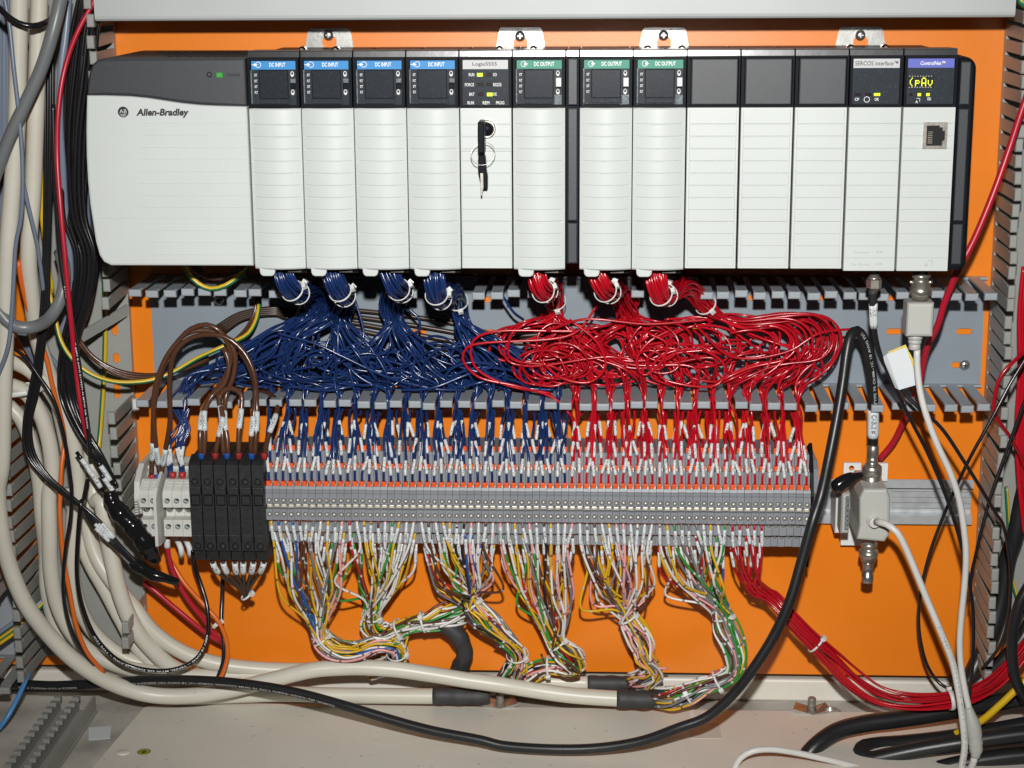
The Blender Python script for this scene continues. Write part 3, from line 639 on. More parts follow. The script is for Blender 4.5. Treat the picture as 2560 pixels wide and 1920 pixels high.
MB().prism([(kx-3.4, kz-27), (kx-1.6, kz-27), (kx-1.5, kz-37), (kx-2.0, kz-38.5), (kx-2.3, kz-41.5), (kx-3.1, kz-41.5), (kx-3.2, kz-38)], 163, 164.4).build('blade', 'nickel', k2)
# drive-link module
x0 = mx_(11); se = module_base(x0, 'interface_module'); tag(se, 'pale grey interface module with grey lettered header and one lit lamp', 'module')
pn = header(se, x0, 'SERCOS interface\u2122', 'grey_l', 17.4, 'ink', 27.6, 2.9, .008)
for x, on in ((6, 0), (13, 0), (18.5, 1)): MB().box(x0+x-2, x0+x+2, 144, 145.4 if on else 145.1, 7.2, 9.0, .3).build('indicator', 'led' if on else 'ledoff', pn)
for s, x in (('CP', 5.6), ('OK', 18.4)): text(s, (x0+x, 145.1, 5.0), 2.8, 1.9, 'white', pn, name='printed_mark', bold=.02)
MB().ring((x0+12, 145.1, 4.9), (1, 0, 0), (0, 0, 1), 1.75, 1.75, (.25, .1), 20, 6).build('ring_symbol', 'white', pn)
fc = flat_face(se, x0, .0, -107.7, 1.8, 146.8)
text('Tx (rear)', (x0+12, 147.0, -95.5), 11, 2.0, 'ink_soft', fc, name='printed_mark'); text('Rx (front)', (x0+12, 147.0, -103.6), 12, 2.0, 'ink_soft', fc, name='printed_mark')
for z in (-95, -103): text('\u21c4' if False else '=>', (x0+24, 147.0, z), 4, 2, 'ink_soft', fc, name='printed_mark')
# network module
x0 = mx_(12); cn = module_base(x0, 'network_module'); tag(cn, 'pale grey network module with violet header, lit dot display and socket', 'module')
pn = header(cn, x0, 'ControlNet\u2122', 'violet', 18.5, 'white', 16, 2.5, .02, .15)
dsp = MB().box(x0+3, x0+19.6, 144, 145.2, 12.4, 20.2, .3).build('display', 'window2', pn)
GL = {'(': ['00010', '00100', '01000', '01000', '01000', '00100', '00010'], 'p': ['00000', '00000', '11110', '10001', '11110', '10000', '10000'], 'A': ['01110', '10001', '10001', '10001', '11111', '10001', '10001'], 'v': ['00000', '00000', '10001', '10001', '10001', '01010', '00100']}
for k, chh in enumerate('(pAv'):
    mb = MB()
    for j, row in enumerate(GL[chh]):
        for i, b_ in enumerate(row):
            if b_ == '1': gx = x0+3.6+k*4.05+i*.62; gz = 18.9-j*.82; mb.box(gx, gx+.55, 145, 145.35, gz-.7, gz)
    mb.build('lit_character', 'dots', dsp)
for k in range(9):
    for z in (12.7, 19.8): MB().box(x0+3.6+k*1.75, x0+4.4+k*1.75, 145, 145.3, z-.15, z+.15).build('display_pin', 'gold', dsp)
for x, on in ((5.5, 0), (10.8, 1), (16.4, 1)):
    MB().box(x0+x-1.2, x0+x+1.0, 144, 145.4 if on else 145.1, 7.0, 8.9, .3).build('indicator', 'led' if on else 'ledoff', pn)
text('A', (x0+9.2, 145.1, 3.4), 1.6, 1.8, 'white', pn, name='printed_mark', bold=.02); text('OK', (x0+17.2, 145.1, 5.2), 2.6, 1.9, 'white', pn, name='printed_mark', bold=.02)
MB().box(x0+9, x0+11.2, 144.8, 145.12, 5.4, 5.7).box(x0+11, x0+11.3, 144.8, 145.12, 3.4, 5.7).build('plug_symbol', 'white', pn)
fc = flat_face(cn, x0, .0, -107.7, 1.8, 146.8)
q0, q1 = P('D', 1400, 703, 147), P('D', 1538, 855, 147); xa, xb, za, zc = q0[0]+.3, q1[0]-.3, q1[2], q0[2]
jk = MB(); jk.box(xa, xb, 138, 148, zc-2.2, zc, 0); jk.box(xa, xb, 138, 148, za, za+1.8); jk.box(xa, xa+2.2, 138, 148, za+1.8, zc-2.2); jk.box(xb-1.6, xb, 138, 148, za+1.8, zc-2.2)
jk = jk.build('network_socket', 'nickel', cn)
MB().box(xa+2.2, xb-1.6, 137, 147.15, za+1.8, zc-2.2).build('cavity', 'gap', jk)
MB().prism([(xb-5.2, zc-1), (xb-1.2, zc-1), (xb-1.2, zc-5.6), (xb-3.2, zc-5.6), (xb-3.2, zc-3.4), (xb-5.2, zc-3.4)], 146, 148.1).build('shield_tab', 'nickel', jk)
MB().prism([(xb-3.2, za+1), (xb-1.2, za+1), (xb-1.2, za+6), (xb-3.2, za+4.6)], 146, 148.1).build('shield_tab', 'nickel', jk)
for k in range(7): MB().box(xa+3.2, xa+6.2, 147, 147.5, za+3.3+k*1.2, za+3.8+k*1.2).build('contact', 'rust', jk)
frame4(MB(), x0+3, x0+10.2, -17.5, -11, .25, 146.6, 147.0).build('moulded_mark', 'plc2', fc)
text('A', (x0+20, 147.0, -103.5), 2.2, 2.6, 'ink_soft', fc, name='printed_mark'); MB().box(x0+21.2, x0+24, 146.6, 147.0, -101, -100.7).box(x0+23.7, x0+24, 146.6, 147.0, -104.4, -101).build('plug_symbol', 'ink_soft', fc)

# ================================================================== terminal row on the rail
ZR = P('H', 1670, 1424, 10)[2]
rail = empty('din_rail', (200, 0, ZR)); tag(rail, 'silver aluminium mounting rail carrying the terminal blocks', 'mounting rail')
xr0, xr1 = P('E', 790, 1500, 10)[0] - 8, P('H', 1690, 1420, 10)[0]
rp = [(.3, ZR-11), (.3, ZR+11), (7.2, ZR+12), (7.2, ZR+17.8), (8.4, ZR+17.8), (8.4, ZR+11), (1.6, ZR+10), (1.6, ZR-10), (8.4, ZR-11), (8.4, ZR-17.8), (7.2, ZR-17.8), (7.2, ZR-12)]
MB().prism_x(rp, xr0, xr1).build('profile', 'alu', rail)
for k in range(4): MB().box(xr1-60, xr1, 1.5, 1.9, ZR-7+k*4.4, ZR-6.6+k*4.4).build('roll_line', 'steel', rail)
NC = 75
xa = P('F', 168, 1310, 84)[0]; xb_ = P('G', 1768, 1325, 84)[0]; TP = (xb_-xa)/74
Z0 = P('P', 1350, 1264, 88)[2]
def tcol(i): return xa + TP*i
LVL = [(84., 12.7), (75.4, 24.0), (66.8, 35.2)]            # d and z offset of the three wire levels each way
def terminal(x):
    r = empty('terminal_block', (x, 8, Z0-36)); h = TP/2 - .11
    pr = [(88, 7), (88, -.3), (84, -.3), (84, -4.4), (88, -4.4), (88, -12.7), (79.6, -12.7), (79.6, -24), (71, -24), (71, -35.2), (30, -35.2), (24, -30), (9, -30), (9, 16), (24, 30), (30, 35.2), (71, 35.2), (71, 24.4), (79.6, 24), (79.6, 13), (86.6, 12.7), (87.2, 10.6), (86.4, 10.4), (86.4, 9.9), (87.3, 9.7), (87.3, 8.4), (86.5, 8.2), (86.5, 7.7), (87.4, 7.5)]
    hs = MB().prism_x([(d, Z0+z) for d, z in pr], x-h, x+h).build('housing', 'term', r)
    for k, (d, z) in enumerate(LVL):
        MB().box(x-1.9, x+1.3, d-3, d+1.4, Z0+z-.8, Z0+z+3.3, .3).build('release_tab', 'act', r)
        MB().rev(((x+.1, d-1.6, Z0-z+.6), (x+.1, d-.9, Z0-z-3)), [(0, 1.6), (2.4, 1.7), (3.0, 1.2)], 9).build('lower_release_tab', 'act', r)
        if k < 2: MB().box(x+1.35, x+2.2, d-2.2, d+.2, Z0+z-.4, Z0+z+1.6).build('contact', 'brass', r)
    for (d, z) in ((88, 2.4), (88, -8.2), (79.6, -15.9), (71, -27.2)):
        ct = MB().rev(((x+.35, d-.9, Z0+z), (x+.35, d+3, Z0+z)), [(0, 1.75), (1.05, 1.75), (1.1, 1.45)], 12, caps=False).build('contact_hole', 'gap', r)
        MB().rev(((x+.15, d-.5, Z0+z-.1), (x+.15, d+3, Z0+z-.1)), [(0, 1.35), (.9, 1.25), (1.45, .6), (1.5, .05)], 10).build('contact', 'brass', ct)
    MB().box(x-1.7, x+1.9, 83.5, 86.2, Z0-3.7, Z0-1.1, .5).build('jumper', 'gold', r)
    return r
t0 = terminal(tcol(0)); kt = tree(t0)
LOOMX = (740, 905, 1076, 1246, 1413)
def wx(p):
    # scene mm -> picture x in the 2212-wide view
    v = np.array(W3(p)) - CAM; return (1280 + FPX*(v@RT)/(v@FW))*2212/2560
NUM = ['first', 'second', 'third', 'fourth', 'fifth', 'sixth']
def loom_of(i): x = wx((tcol(i), 84, Z0-12)); return sum(x >= q for q in LOOMX)
def term_tag(o, i):
    if i < 64:
        lm = NUM[loom_of(i)]; cw = 'blue' if i < 42 else 'red'
        tag(o, 'grey stepped terminal block under %s wires, feeding the %s coloured loom below' % (cw, lm), 'terminal block', 'terminal blocks with %s wires over the %s loom' % (cw, lm))
    elif i < 69: tag(o, 'grey stepped terminal block with red wires above and below', 'terminal block', 'terminal blocks with red wires both ways')
    else: tag(o, 'grey stepped terminal block with red wires above and empty lower levels', 'terminal block', 'terminal blocks with empty lower levels')
term_tag(t0, 0)
for i in range(1, NC):
    c, kk = dup(t0, (tcol(i), 8 + random.uniform(-.25, .25), Z0-36 + random.uniform(-.15, .15)), kt); term_tag(c, i)
    if i >= 69:
        for q in kk:
            if q.name.startswith('lower_release_tab'): bpy.data.objects.remove(q)
# end plate of the row
xe = tcol(NC-1) + TP/2 + .3
ep = empty('end_plate', (xe+2, 8, Z0-40)); tag(ep, 'black end plate closing the terminal row next to the thick black cable', 'end plate')
MB().prism_x([(86, Z0+8), (86, Z0-12), (78, Z0-24), (70, Z0-36), (68, Z0-52), (60, Z0-52), (56, Z0-36), (10, Z0-30), (10, Z0+16), (64, Z0+42), (70, Z0+38), (80, Z0+24)], xe, xe+2.2).build('plate', 'black', ep)
eb = empty('end_bracket', (xe+7, 8, Z0-30)); tag(eb, 'grey rail end bracket clamped beside the black end plate', 'end bracket')
MB().prism_x([(50, Z0+18), (50, Z0-26), (40, Z0-36), (9, Z0-36), (9, Z0+22), (40, Z0+22)], xe+2.6, xe+9.5).build('body', 'term', eb)
MB().rev(((xe+6, 49, Z0-2), (xe+6, 54, Z0-2)), [(0, 2.4), (1.5, 2.4), (1.8, 1.4)], 12).build('screw', 'steel', eb)
# six black fuse terminals
def S5(x, y, d): return P('P', 320 + x/5.529, 1120 + y/5.529, d)
FD = 94
fa = S5(848, 700, FD)[0]; fb = S5(1890, 700, FD)[0]; fw = (fb-fa)/6
zf = [S5(1000, y, FD)[2] for y in (235, 1415)]; ft = S5(1000, 110, FD-14)[2]; fbm = S5(1000, 1540, FD-8)[2]
def fuse(x):
    r = empty('fuse_terminal', (x+fw/2, 8, fbm))
    pr = [(FD, zf[0]), (FD, zf[1]), (FD-5, zf[1]), (FD-7, fbm), (40, fbm), (9, fbm+18), (9, ft-10), (40, ft), (FD-14, ft), (FD-12, zf[0]+5), (FD-3, zf[0]+2)]
    h = MB().prism_x(pr, x+.4, x+fw-.4).build('housing', 'blackm', r); cx = x+fw/2
    zz = lambda y: S5(1000, y, FD)[2]
    for y in (465, 1355):
        s = MB().rev(((cx, FD-1, zz(y)), (cx, FD+2, zz(y))), [(0, 2.6), (1.3, 2.6), (1.3, 2.0), (.4, 1.9), (.4, .1)], 16, caps=False).build('screw_hole', 'black', r)
        MB().rev(((cx+.2, FD-.6, zz(y)), (cx+.2, FD+2, zz(y))), [(0, .6), (1.2, .5), (1.5, .1)], 8).build('screw', 'darkmetal', s)
    frame4(MB(), x+1.3, x+fw-1.3, zz(790), zz(650), .5, FD-.5, FD+.7).build('fuse_flap', 'black', r)
    MB().box(x+.5, x+fw-.5, FD-.5, FD+.5, zz(1300), zz(1200), .4).build('carrier', 'blackm', r)
    MB().box(x+.4, x+fw-.4, FD-.5, FD+1.4, zz(640), zz(535), .7).build('grip', 'blackm', r)
    for y in (850, 970, 1035, 1155): MB().box(cx-1.4, cx+1.4, FD-.2, FD+.25, zz(y+16), zz(y-16)).build('test_slot', 'gap', r)
    for y in (785, 545): text('BA 2', (cx, FD+1.5 if y == 545 else FD+.35, zz(y+6)), 4.4, 1.3, 'black', r, name='moulded_mark')
    return r
f0 = fuse(fa); kf = tree(f0); FG = 'black fuse terminals'
tag(f0, 'black fuse terminal in a block of six under brown wires', 'fuse terminal', FG)
for i in range(1, 6): c, _ = dup(f0, (fa+fw*i+fw/2, 8, fbm), kf)
# five pale screw terminals with a divider
GD = 80
ga = S5(152, 730, GD)[0]; gb = S5(862, 730, GD)[0]; sepx = S5(425, 730, GD)[0]
gz = lambda y, d=GD: S5(500, y, d)[2]
gw = (S5(740, 730, GD)[0] - S5(480, 730, GD)[0])/2
def pale(x, wdt):
    r = empty('screw_terminal', (x+wdt/2, 8, gz(1250)))
    pr = [(GD, gz(650)), (GD, gz(822)), (GD-9, gz(815)), (GD-9, gz(985)), (GD, gz(992)), (GD, gz(1220)), (GD-4, gz(1222)), (GD-8, gz(1250)), (20, gz(1250)), (9, gz(1150)), (9, gz(620)), (30, gz(380)), (GD-24, gz(400, GD-20)), (GD-12, gz(432, GD-12)), (GD-2, gz(600))]
    MB().prism_x(pr, x+.1, x+wdt-.1).build('housing', 'gblock', r); cx = x+wdt/2-.2
    for y in (730, 1085):
        MB().rev(((cx, GD-.2, gz(y)), (cx, GD+3, gz(y))), [(0, 2.15), (.35, 2.15), (.35, .1)], 16, caps=False).build('wire_hole', 'ink_soft', r)
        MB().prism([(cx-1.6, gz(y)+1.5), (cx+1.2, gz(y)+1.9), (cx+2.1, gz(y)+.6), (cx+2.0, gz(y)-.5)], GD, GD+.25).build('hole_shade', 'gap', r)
    MB().rev(((cx, GD-9.2, gz(875)), (cx, GD+3, gz(875))), [(0, 2.7), (2.4, 2.7), (3.0, 2.2), (3.0, .1)], 18, caps=False).box(cx-2, cx+2, GD-6.6, GD-6.0, gz(875)-.3, gz(875)+.3).build('screw', 'steel', r)
    for y in (468, 515, 565):
        t = (y-432)/168.; d = GD-12+10*t; MB().box(x+wdt*.3, x+wdt*.85, d-1, d+.7, gz(y, d)-.5, gz(y, d)+.5, .2).build('louvre', 'gblock', r)
    return r
PL = 'pale grey screw terminal next to the black fuse terminals'
g0 = pale(ga, gw); kg = tree(g0); tag(g0, 'pale grey screw terminal between the row end clip and the divider', 'screw terminal', 'pale terminals before the divider')
c, _ = dup(g0, (ga+gw*1.5, 8, gz(1250)), kg)
gx2 = S5(478, 730, GD)[0]
for i in range(3):
    c, _ = dup(g0, (gx2+gw*(i+.5), 8, gz(1250)), kg); tag(c, 'pale grey screw terminal between the divider and the black fuse terminals', 'screw terminal', 'pale terminals past the divider')
dv = MB().prism_x([(GD+12, gz(640)), (GD+12, gz(1290)), (GD+4, gz(1320)), (30, gz(1320)), (20, gz(1200)), (9, gz(1100)), (9, gz(600)), (30, gz(330)), (GD-14, gz(300, GD-14)), (GD+6, gz(520))], sepx-1.1, sepx+1.1).build('divider_plate', 'gblock'); tag(dv, 'pale grey divider plate standing proud between the screw terminals', 'divider plate')
cp_ = empty('end_clip', (ga-4, 8, gz(1000))); tag(cp_, 'pale grey ribbed end clip at the row end by the black taped wires', 'end clip')
MB().prism_x([(GD-6, gz(500)), (GD-3, gz(720)), (GD-9, gz(960)), (20, gz(1000)), (9, gz(1000)), (9, gz(560)), (30, gz(330)), (GD-22, gz(330))], S5(70, 700, GD)[0], ga-.3).build('body', 'gblock', cp_)
for k in range(6): MB().box(S5(75, 700, GD)[0], ga-1.5, GD-10, GD-1.5, gz(755+k*36), gz(735+k*36), .4).build('rib', 'gblock', cp_)
MB().box(S5(165, 250, 50)[0], S5(860, 250, 50)[0], 20, 48, gz(300, 48), gz(250, 48), 1).build('back_rail', 'gblock', cp_)

# ================================================================== wires
NV = dict(n=0)
def jit(a): return random.uniform(-a, a)
def disc(k, n, R):
    r = R*math.sqrt((k+.5)/n); th = k*2.39996; return r*math.cos(th), r*math.sin(th)
def bundle_paths(center, n, R, picks=9, rough=.35):
    c = spline(center, 2.0); t, nn, bb = frames(c); idx = np.linspace(0, len(c)-1, picks).astype(int); out = []
    Rs = R if callable(R) else (lambda u: R)
    order = list(range(n)); random.shuffle(order)
    for k in range(n):
        a, b = disc(order[k], n, 1.); pts = []
        for m, i in enumerate(idx):
            u = i/(len(c)-1); rr = Rs(u); ph = 1.1*u + .5*math.sin(5*u + k); ca, sa = math.cos(ph), math.sin(ph); a2, b2 = a*ca - b*sa, a*sa + b*ca; g = rough*(0 if m == 0 else 1); pts.append(c[i] + nn[i]*(a2*rr + jit(g)) + bb[i]*(b2*rr + jit(g)))
        out.append(pts)
    return c, out
def wire(name, pts, r, m, label, group, sleeve=None, step=3.2, sides=6, smat='sleeve', sr=1.22, cat='wire', relax=None):
    c = spline(pts, step)
    if relax:
        # stiff insulation takes no sharp bends: even out the run past the duct wall
        s = arclen(c); w_ = np.clip((s - relax[0])/20, 0, 1)*np.clip((s[-1] - relax[1] - s)/20, 0, 1); w_ = w_[:, None]
        for _ in range(relax[2]):
            d_ = np.vstack([c[:1], (c[:-2] + c[1:-1] + c[2:])/3, c[-1:]]); c = c*(1-w_) + d_*w_
    o = tube(name, c, r, m, None, sides); tag(o, label, cat, group)
    if sleeve:
        cc = sub(c, sleeve[0], sleeve[1], 6); tube('marker_sleeve', cc, sr, smat, o, 9)
    return o, c
def tie(center, at, R, label, flat=1., r=(.42, .95), head=(1, 0), grow=1.0):
    c = spline(center, 2.0); t, n, b = frames(c); i = int(at*(len(c)-1))
    o = empty('cable_tie', c[i]); tag(o, label, 'cable tie')
    MB().ring(c[i], n[i], b[i], R*grow, R*flat*grow, r, 30, 6).build('strap', 'tie', o)
    h = c[i] + n[i]*head[0]*R*grow + b[i]*head[1]*R*flat*grow
    q = n[i]*head[0] + b[i]*head[1]; q /= np.linalg.norm(q)
    mb = MB(); u, v, w_ = q*1.7, t[i]*1.7, np.cross(q, t[i])*1.8
    vs = [h + q*.8 + s1*u + s2*v + s3*w_ for s1 in (-.6, 1) for s2 in (-1, 1) for s3 in (-1, 1)]
    mb.add(vs, [(0, 1, 3, 2), (4, 6, 7, 5), (0, 4, 5, 1), (2, 3, 7, 6), (0, 2, 6, 4), (1, 5, 7, 3)]); mb.build('head', 'tie', o)
    tail = [h + q*1.0, h + q*3 + np.cross(q, t[i])*2.5, h + q*4 + np.cross(q, t[i])*5.5]
    return o
def Wp(x, y, d): return P('W', x, y, d)
BUN = dict(
 B1=[(607, 572, 124), (615, 603, 127), (632, 628, 122), (655, 632, 100), (672, 622, 72), (684, 636, 50), (682, 660, 38)],
 B2=[(712, 572, 124), (720, 603, 127), (735, 630, 122), (748, 640, 100), (748, 630, 75), (742, 648, 52), (728, 672, 38)],
 B3=[(835, 574, 124), (843, 604, 127), (858, 622, 122), (868, 630, 100), (855, 622, 75), (845, 645, 48), (850, 672, 36)],
 B4=[(935, 576, 124), (938, 606, 127), (942, 634, 123), (955, 645, 105), (975, 625, 80), (985, 640, 55), (992, 670, 38)],
 R1=[(1155, 578, 124), (1160, 606, 127), (1172, 628, 122), (1186, 625, 98), (1195, 618, 75), (1198, 642, 52), (1200, 668, 38)],
 R2=[(1283, 578, 124), (1293, 606, 127), (1306, 627, 122), (1322, 630, 98), (1335, 620, 72), (1345, 645, 50), (1358, 672, 36)],
 R3=[(1413, 578, 124), (1418, 606, 127), (1428, 638, 122), (1452, 630, 100), (1480, 614, 80), (1503, 634, 62), (1530, 665, 48)])
def slot_x(x):
    k = round((x - X0)/12.5); k += random.choice((0, 0, 0, 1, -1)) if False else 0
    return X0 + 12.5*k
def lower_leg(i, l):
    d, z = LVL[l]; x = tcol(i) - .3; b = np.array([x, d-.8, Z0+z+2.2])
    gx = slot_x(x + jit(3)); ds = random.uniform(42, 59) - 3*l
    s = np.array([gx + jit(1.6), ds, ZL + 1])
    up1 = b + np.array([0, jit(.3), 7.]); lean = np.clip((gx - x)*.5, -3.6, 3.6) + jit(1.6)
    up2 = np.array([x + lean, d*.93 + jit(1.5), b[2] + 20 + jit(2)])
    mid = np.array([(up2[0] + s[0])/2 + jit(1.6), (up2[1] + s[1])/2 + 2, (up2[2] + s[2])/2])
    ab = s + np.array([jit(4.0), -3 + jit(3), 8 + jit(3)])
    pts = [b, up1, up2]
    below = np.array([s[0] + (x - s[0])*.38 + jit(3.2), s[1]*.75 + up2[1]*.25 + jit(3), ZL - 9 + jit(3)])
    if s[2] - up2[2] > 30: pts.append(np.array([(up2[0] + below[0])/2 + jit(2.2), (up2[1] + below[1])/2 + 2, (up2[2] + below[2])/2]))
    pts.append(below)
    st = 5.6 + random.uniform(0, 4.2)
    return pts + [s, ab], (st, st + 10.8)
def flow(kind, xs, u, lane=0.):
    # way through the duct from its slot (picture x = xs) up to the bundle, as (x, y, d) in the picture
    dep = random.random(); g2 = jit(1); o = []
    def r(): return min(1., max(0., dep + jit(.12)))   # every wire keeps to its own layer ...
    def J(a): return a*(.72*(lane if a >= 18 else g2) + .28*jit(1))   # ... and to its own lane
    if kind == 'B1':
        o = [(xs - 12 + J(30), 832 + J(10), 38 + 20*r()), (xs - 60 - 60*r(), 800 + J(14), 22 + 30*r()), (530 + 70*r(), 768 + J(22), 20 + 38*r()), (600 + J(30), 728 + J(14), 26 + 30*r()), (655 + J(34), 692 + J(8), 40 + J(8))]
    elif kind == 'B2':
        if random.random() < .7: o = [(xs - 14 + J(34), 832 + J(10), 36 + 22*r()), (xs - 90 - 40*r(), 822 + J(14), 20 + 34*r()), (575 + 50*r(), 795 + J(20), 20 + 36*r()), (560 + 70*r(), 752 + J(18), 26 + 30*r()), (665 + J(28), 718 + J(12), 30 + 26*r()), (712 + J(32), 692 + J(8), 42)]
        else: o = [(xs + J(40), 806, 24 + 24*r()), (xs - 20 + J(40), 775 + J(18), 20 + 30*r()), (745 + J(40), 735 + J(15), 30 + 20*r()), (725 + J(20), 700, 38)]
    elif kind == 'B3':
        if random.random() < .7: o = [(xs - 12 + J(30), 832 + J(10), 36 + 22*r()), (xs - 70 + J(40), 800 + J(22), 18 + 34*r()), (905 + J(40) + .2*(xs - 950), 775 + J(20), 20 + 34*r()), (872 + J(28), 730 + J(14), 26 + 28*r()), (850 + J(30), 695 + J(8), 38 + J(8))]
        else: o = [(xs + J(40), 812, 25 + 20*r()), (770 + J(70), 800 + J(18), 24 + 26*r()), (790 + J(35), 765 + J(15), 30 + 22*r()), (822 + J(18), 728 + J(10), 38 + 14*r()), (845, 695, 42)]
    elif kind == 'B4':
        o = [(xs - 12 + J(30), 832 + J(10), 30 + 22*r()), (xs - 80 + J(40), 808 + J(16), 14 + 26*r()), (1060 + J(45), 785 + J(20), 12 + 26*r()), (1022 + J(30), 740 + J(14), 16 + 26*r()), (996 + J(28), 700 + J(8), 30 + J(8))]
        if random.random() < .3: o = o[:2] + [(960 + J(60), 815 + J(15), 20 + 24*r()), (985 + J(30), 770 + J(12), 22 + 20*r())] + o[-2:]
    elif kind == 'R1':
        o = [(xs - 4 + J(18), 822 + J(12), 42 + 18*r()), (xs - 10 + J(26), 786 + J(16), 36 + 24*r())]
        a = random.random()
        if a < .45: o += [(1150 + J(60), 790 + J(24), 34 + 26*r()), (1030 + 60*r(), 775 + J(22), 34 + 26*r()), (1060 + 50*r(), 718 + J(18), 36 + 24*r()), (1150 + J(40), 696 + J(14), 44 + 15*r())]
        elif a < .8: o += [(1240 + J(50), 770 + J(22), 30 + 28*r()), (1150 + J(50), 755 + J(26), 32 + 26*r()), (1215 + J(50), 706 + J(14), 36 + 20*r())]
        else: o += [(1260 + J(30), 770 + J(10), 40), (1310 + J(40), 735 + J(15), 46), (1255 + J(25), 702, 50)]
        o += [(1197 + J(32), 690 + J(7), 44 + J(6))]
    elif kind == 'R2':
        o = [(xs + J(18), 822 + J(12), 42 + 18*r()), (xs + J(28), 786 + J(16), 34 + 26*r())]
        a = random.random()
        if a < .4: o += [(1310 + J(70), 780 + J(24), 30 + 28*r()), (1265 + J(45), 725 + J(26), 34 + 24*r()), (1335 + J(30), 702 + J(10), 40 + 18*r())]
        elif a < .8: o += [(1480 + J(80), 770 + J(24), 30 + 28*r()), (1460 + J(60), 716 + J(16), 34 + 22*r()), (1395 + J(28), 698 + J(8), 42 + 12*r())]
        else: o += [(1400 + J(40), 780, 40), (1355 + J(40), 750, 50), (1420 + J(30), 728, 54), (1400 + J(20), 700, 50)]
        o += [(1362 + J(30), 688 + J(7), 42 + J(6))]
    elif kind == 'R3':
        rx = 1670 + 155*u + J(14); ry = 748 + J(10)
        o = [(xs + 10 + J(14), 828 + J(8), 44 + 14*r()), (xs + 45 + .25*(rx - xs) + J(16), 790 + J(10), 36 + 20*r()), (rx - 22, 775 + J(8), 32 + 26*r()), (rx, ry - 12, 30 + 28*r()), (rx - 30 + J(8), 712 - 32*u + J(6), 32 + 26*r()), (rx - 115 + J(12), 700 - 26*u + J(7) + 30*(1-u), 34 + 24*r()), (1600 + J(15), 703 - 12*u + 18*(1-u) + J(4), 42 + 12*r()), (1560, 688 + J(8), 46)]
        if random.random() < .3: o = [(xs + J(18), 808 + J(8), 40 + 16*r()), (xs + 45 + J(45), 770 + J(16), 34 + 22*r()), (1625 + J(70), 738 + J(16), 34 + 22*r()), (1585 + J(14), 706 + J(8), 42), (1558, 690 + J(6), 46)]
    ex = dict(B1=680, B2=730, B3=848, B4=992, R1=1199, R2=1358).get(kind)
    if ex and random.random() < (.48 if kind[0] == 'R' else .3):
        dl = r()*14; o = [(xs + J(12), 828 + J(8), 36 + 22*r()), (xs + (ex - xs)*.08 + J(16), 802 + J(10), 30 + 28*r()), (xs + (ex - xs)*.3 + J(30), 768 + J(14) + dl, 24 + 34*r()), (xs + (ex - xs)*.66 + J(30), 728 + J(14) + dl, 28 + 30*r()), (ex + J(18), 696 + J(8), 42 + J(8))]
    return o
jobs = {k: [] for k in BUN}
for l in range(3):
    for i in range(42):
        k = 'B1' if i < 7 else 'B2' if i < 18 else 'B3' if i < 30 else 'B4'
        jobs[k].append((i, l))
    for i in range(42, NC):
        if i == NC-1 and l == 2: continue
        k = 'R1' if i < 52 else 'R2' if i < 62 else 'R3'
        jobs[k].append((i, l))
for k in BUN:
    blue = k[0] == 'B'; cen = [Wp(*p) for p in BUN[k]]; js = jobs[k]
    extra = 12 if k == 'B1' else 0; n = len(js) + extra
    c, bp = bundle_paths(cen, n, lambda u, sp=(0 if k in ('B4', 'R1', 'R3') else 6): 7.0 + sp*max(0, u-.78)/.22, 10)
    for q, (i, l) in enumerate(sorted(js, key=lambda a: a[0] + 9*random.random())):
        leg, sv = lower_leg(i, l); xs = wx(leg[-2]); u = random.random()**.8 if k == 'R3' else 0
        u = min(1, max(0, u)) if k == 'R3' else 0
        ii = [t[0] for t in js]; ln = (i - min(ii))/max(1, max(ii) - min(ii))*2 - 1
        fl = [Wp(*p) for p in flow(k, xs, u, max(-1, min(1, ln*.75 + jit(.5))))]
        pts = leg + fl + list(bp[q][::-1])
        cw = 'blue' if blue else 'red'; lv = ['front', 'middle', 'rear'][l]
        wire(cw + '_wire', pts, 1.05 if blue else .98, 'w' + cw, '%s sleeved wire from the %s terminal level to the %s %s bundle under the rack' % (cw, lv, NUM[int(k[1])-1], cw), '%s wires, %s level, %s bundle' % (cw, lv, NUM[int(k[1])-1]), sv, relax=(arclen(np.array(leg))[-2] + 2, 45, 11))
    for e in range(extra):
        gx = S5(560 + (e % 3)*14 if e < 6 else 720 + (e % 3)*18, 330, 62)[0]; gzz = S5(600, 420, 62)[2]
        pts = [np.array([gx + jit(1), 62, gzz]), np.array([gx + jit(1.4), 61, gzz+9]), np.array([gx + jit(2.5), 60, gzz+26]), Wp(388 + 22*jit(1), 930, 56), Wp(392 + 22*jit(1), 868, 48), Wp(425 + 25*jit(1), 815, 38 + 14*jit(1)), Wp(500 + 25*jit(1), 775 + 15*jit(1), 28 + 12*jit(1)), Wp(590 + 20*jit(1), 718 + 12*jit(1), 32), Wp(650 + 12*jit(1), 684, 40)] + list(bp[len(js)+e][::-1])
        wire('blue_wire', pts, 1.02, 'wblue', 'blue wire with white sleeve running down to the pale screw terminals', 'blue wires of the pale terminals', (9 + 5*random.random(), 22 + 4*random.random()))
    col = 'blue' if blue else 'red'
    num = {'1': 'first', '2': 'second', '3': 'third', '4': 'fourth'}[k[1]]
    tie(cen, .19, 7.9, 'white cable tie round the %s bundle of %s wires, close under the module' % (num, col), head=(.1, 1))
    tie(cen, .31, 7.9, 'white cable tie round the %s bundle of %s wires, at its lowest bend' % (num, col), head=(-.5, .9))
    if k in ('B4', 'R1', 'R3'): tie(cen, .90 if k != 'R3' else .97, 7.9, 'white cable tie round the %s bundle of %s wires where it fans into the duct' % (num, col), head=(1, .1))

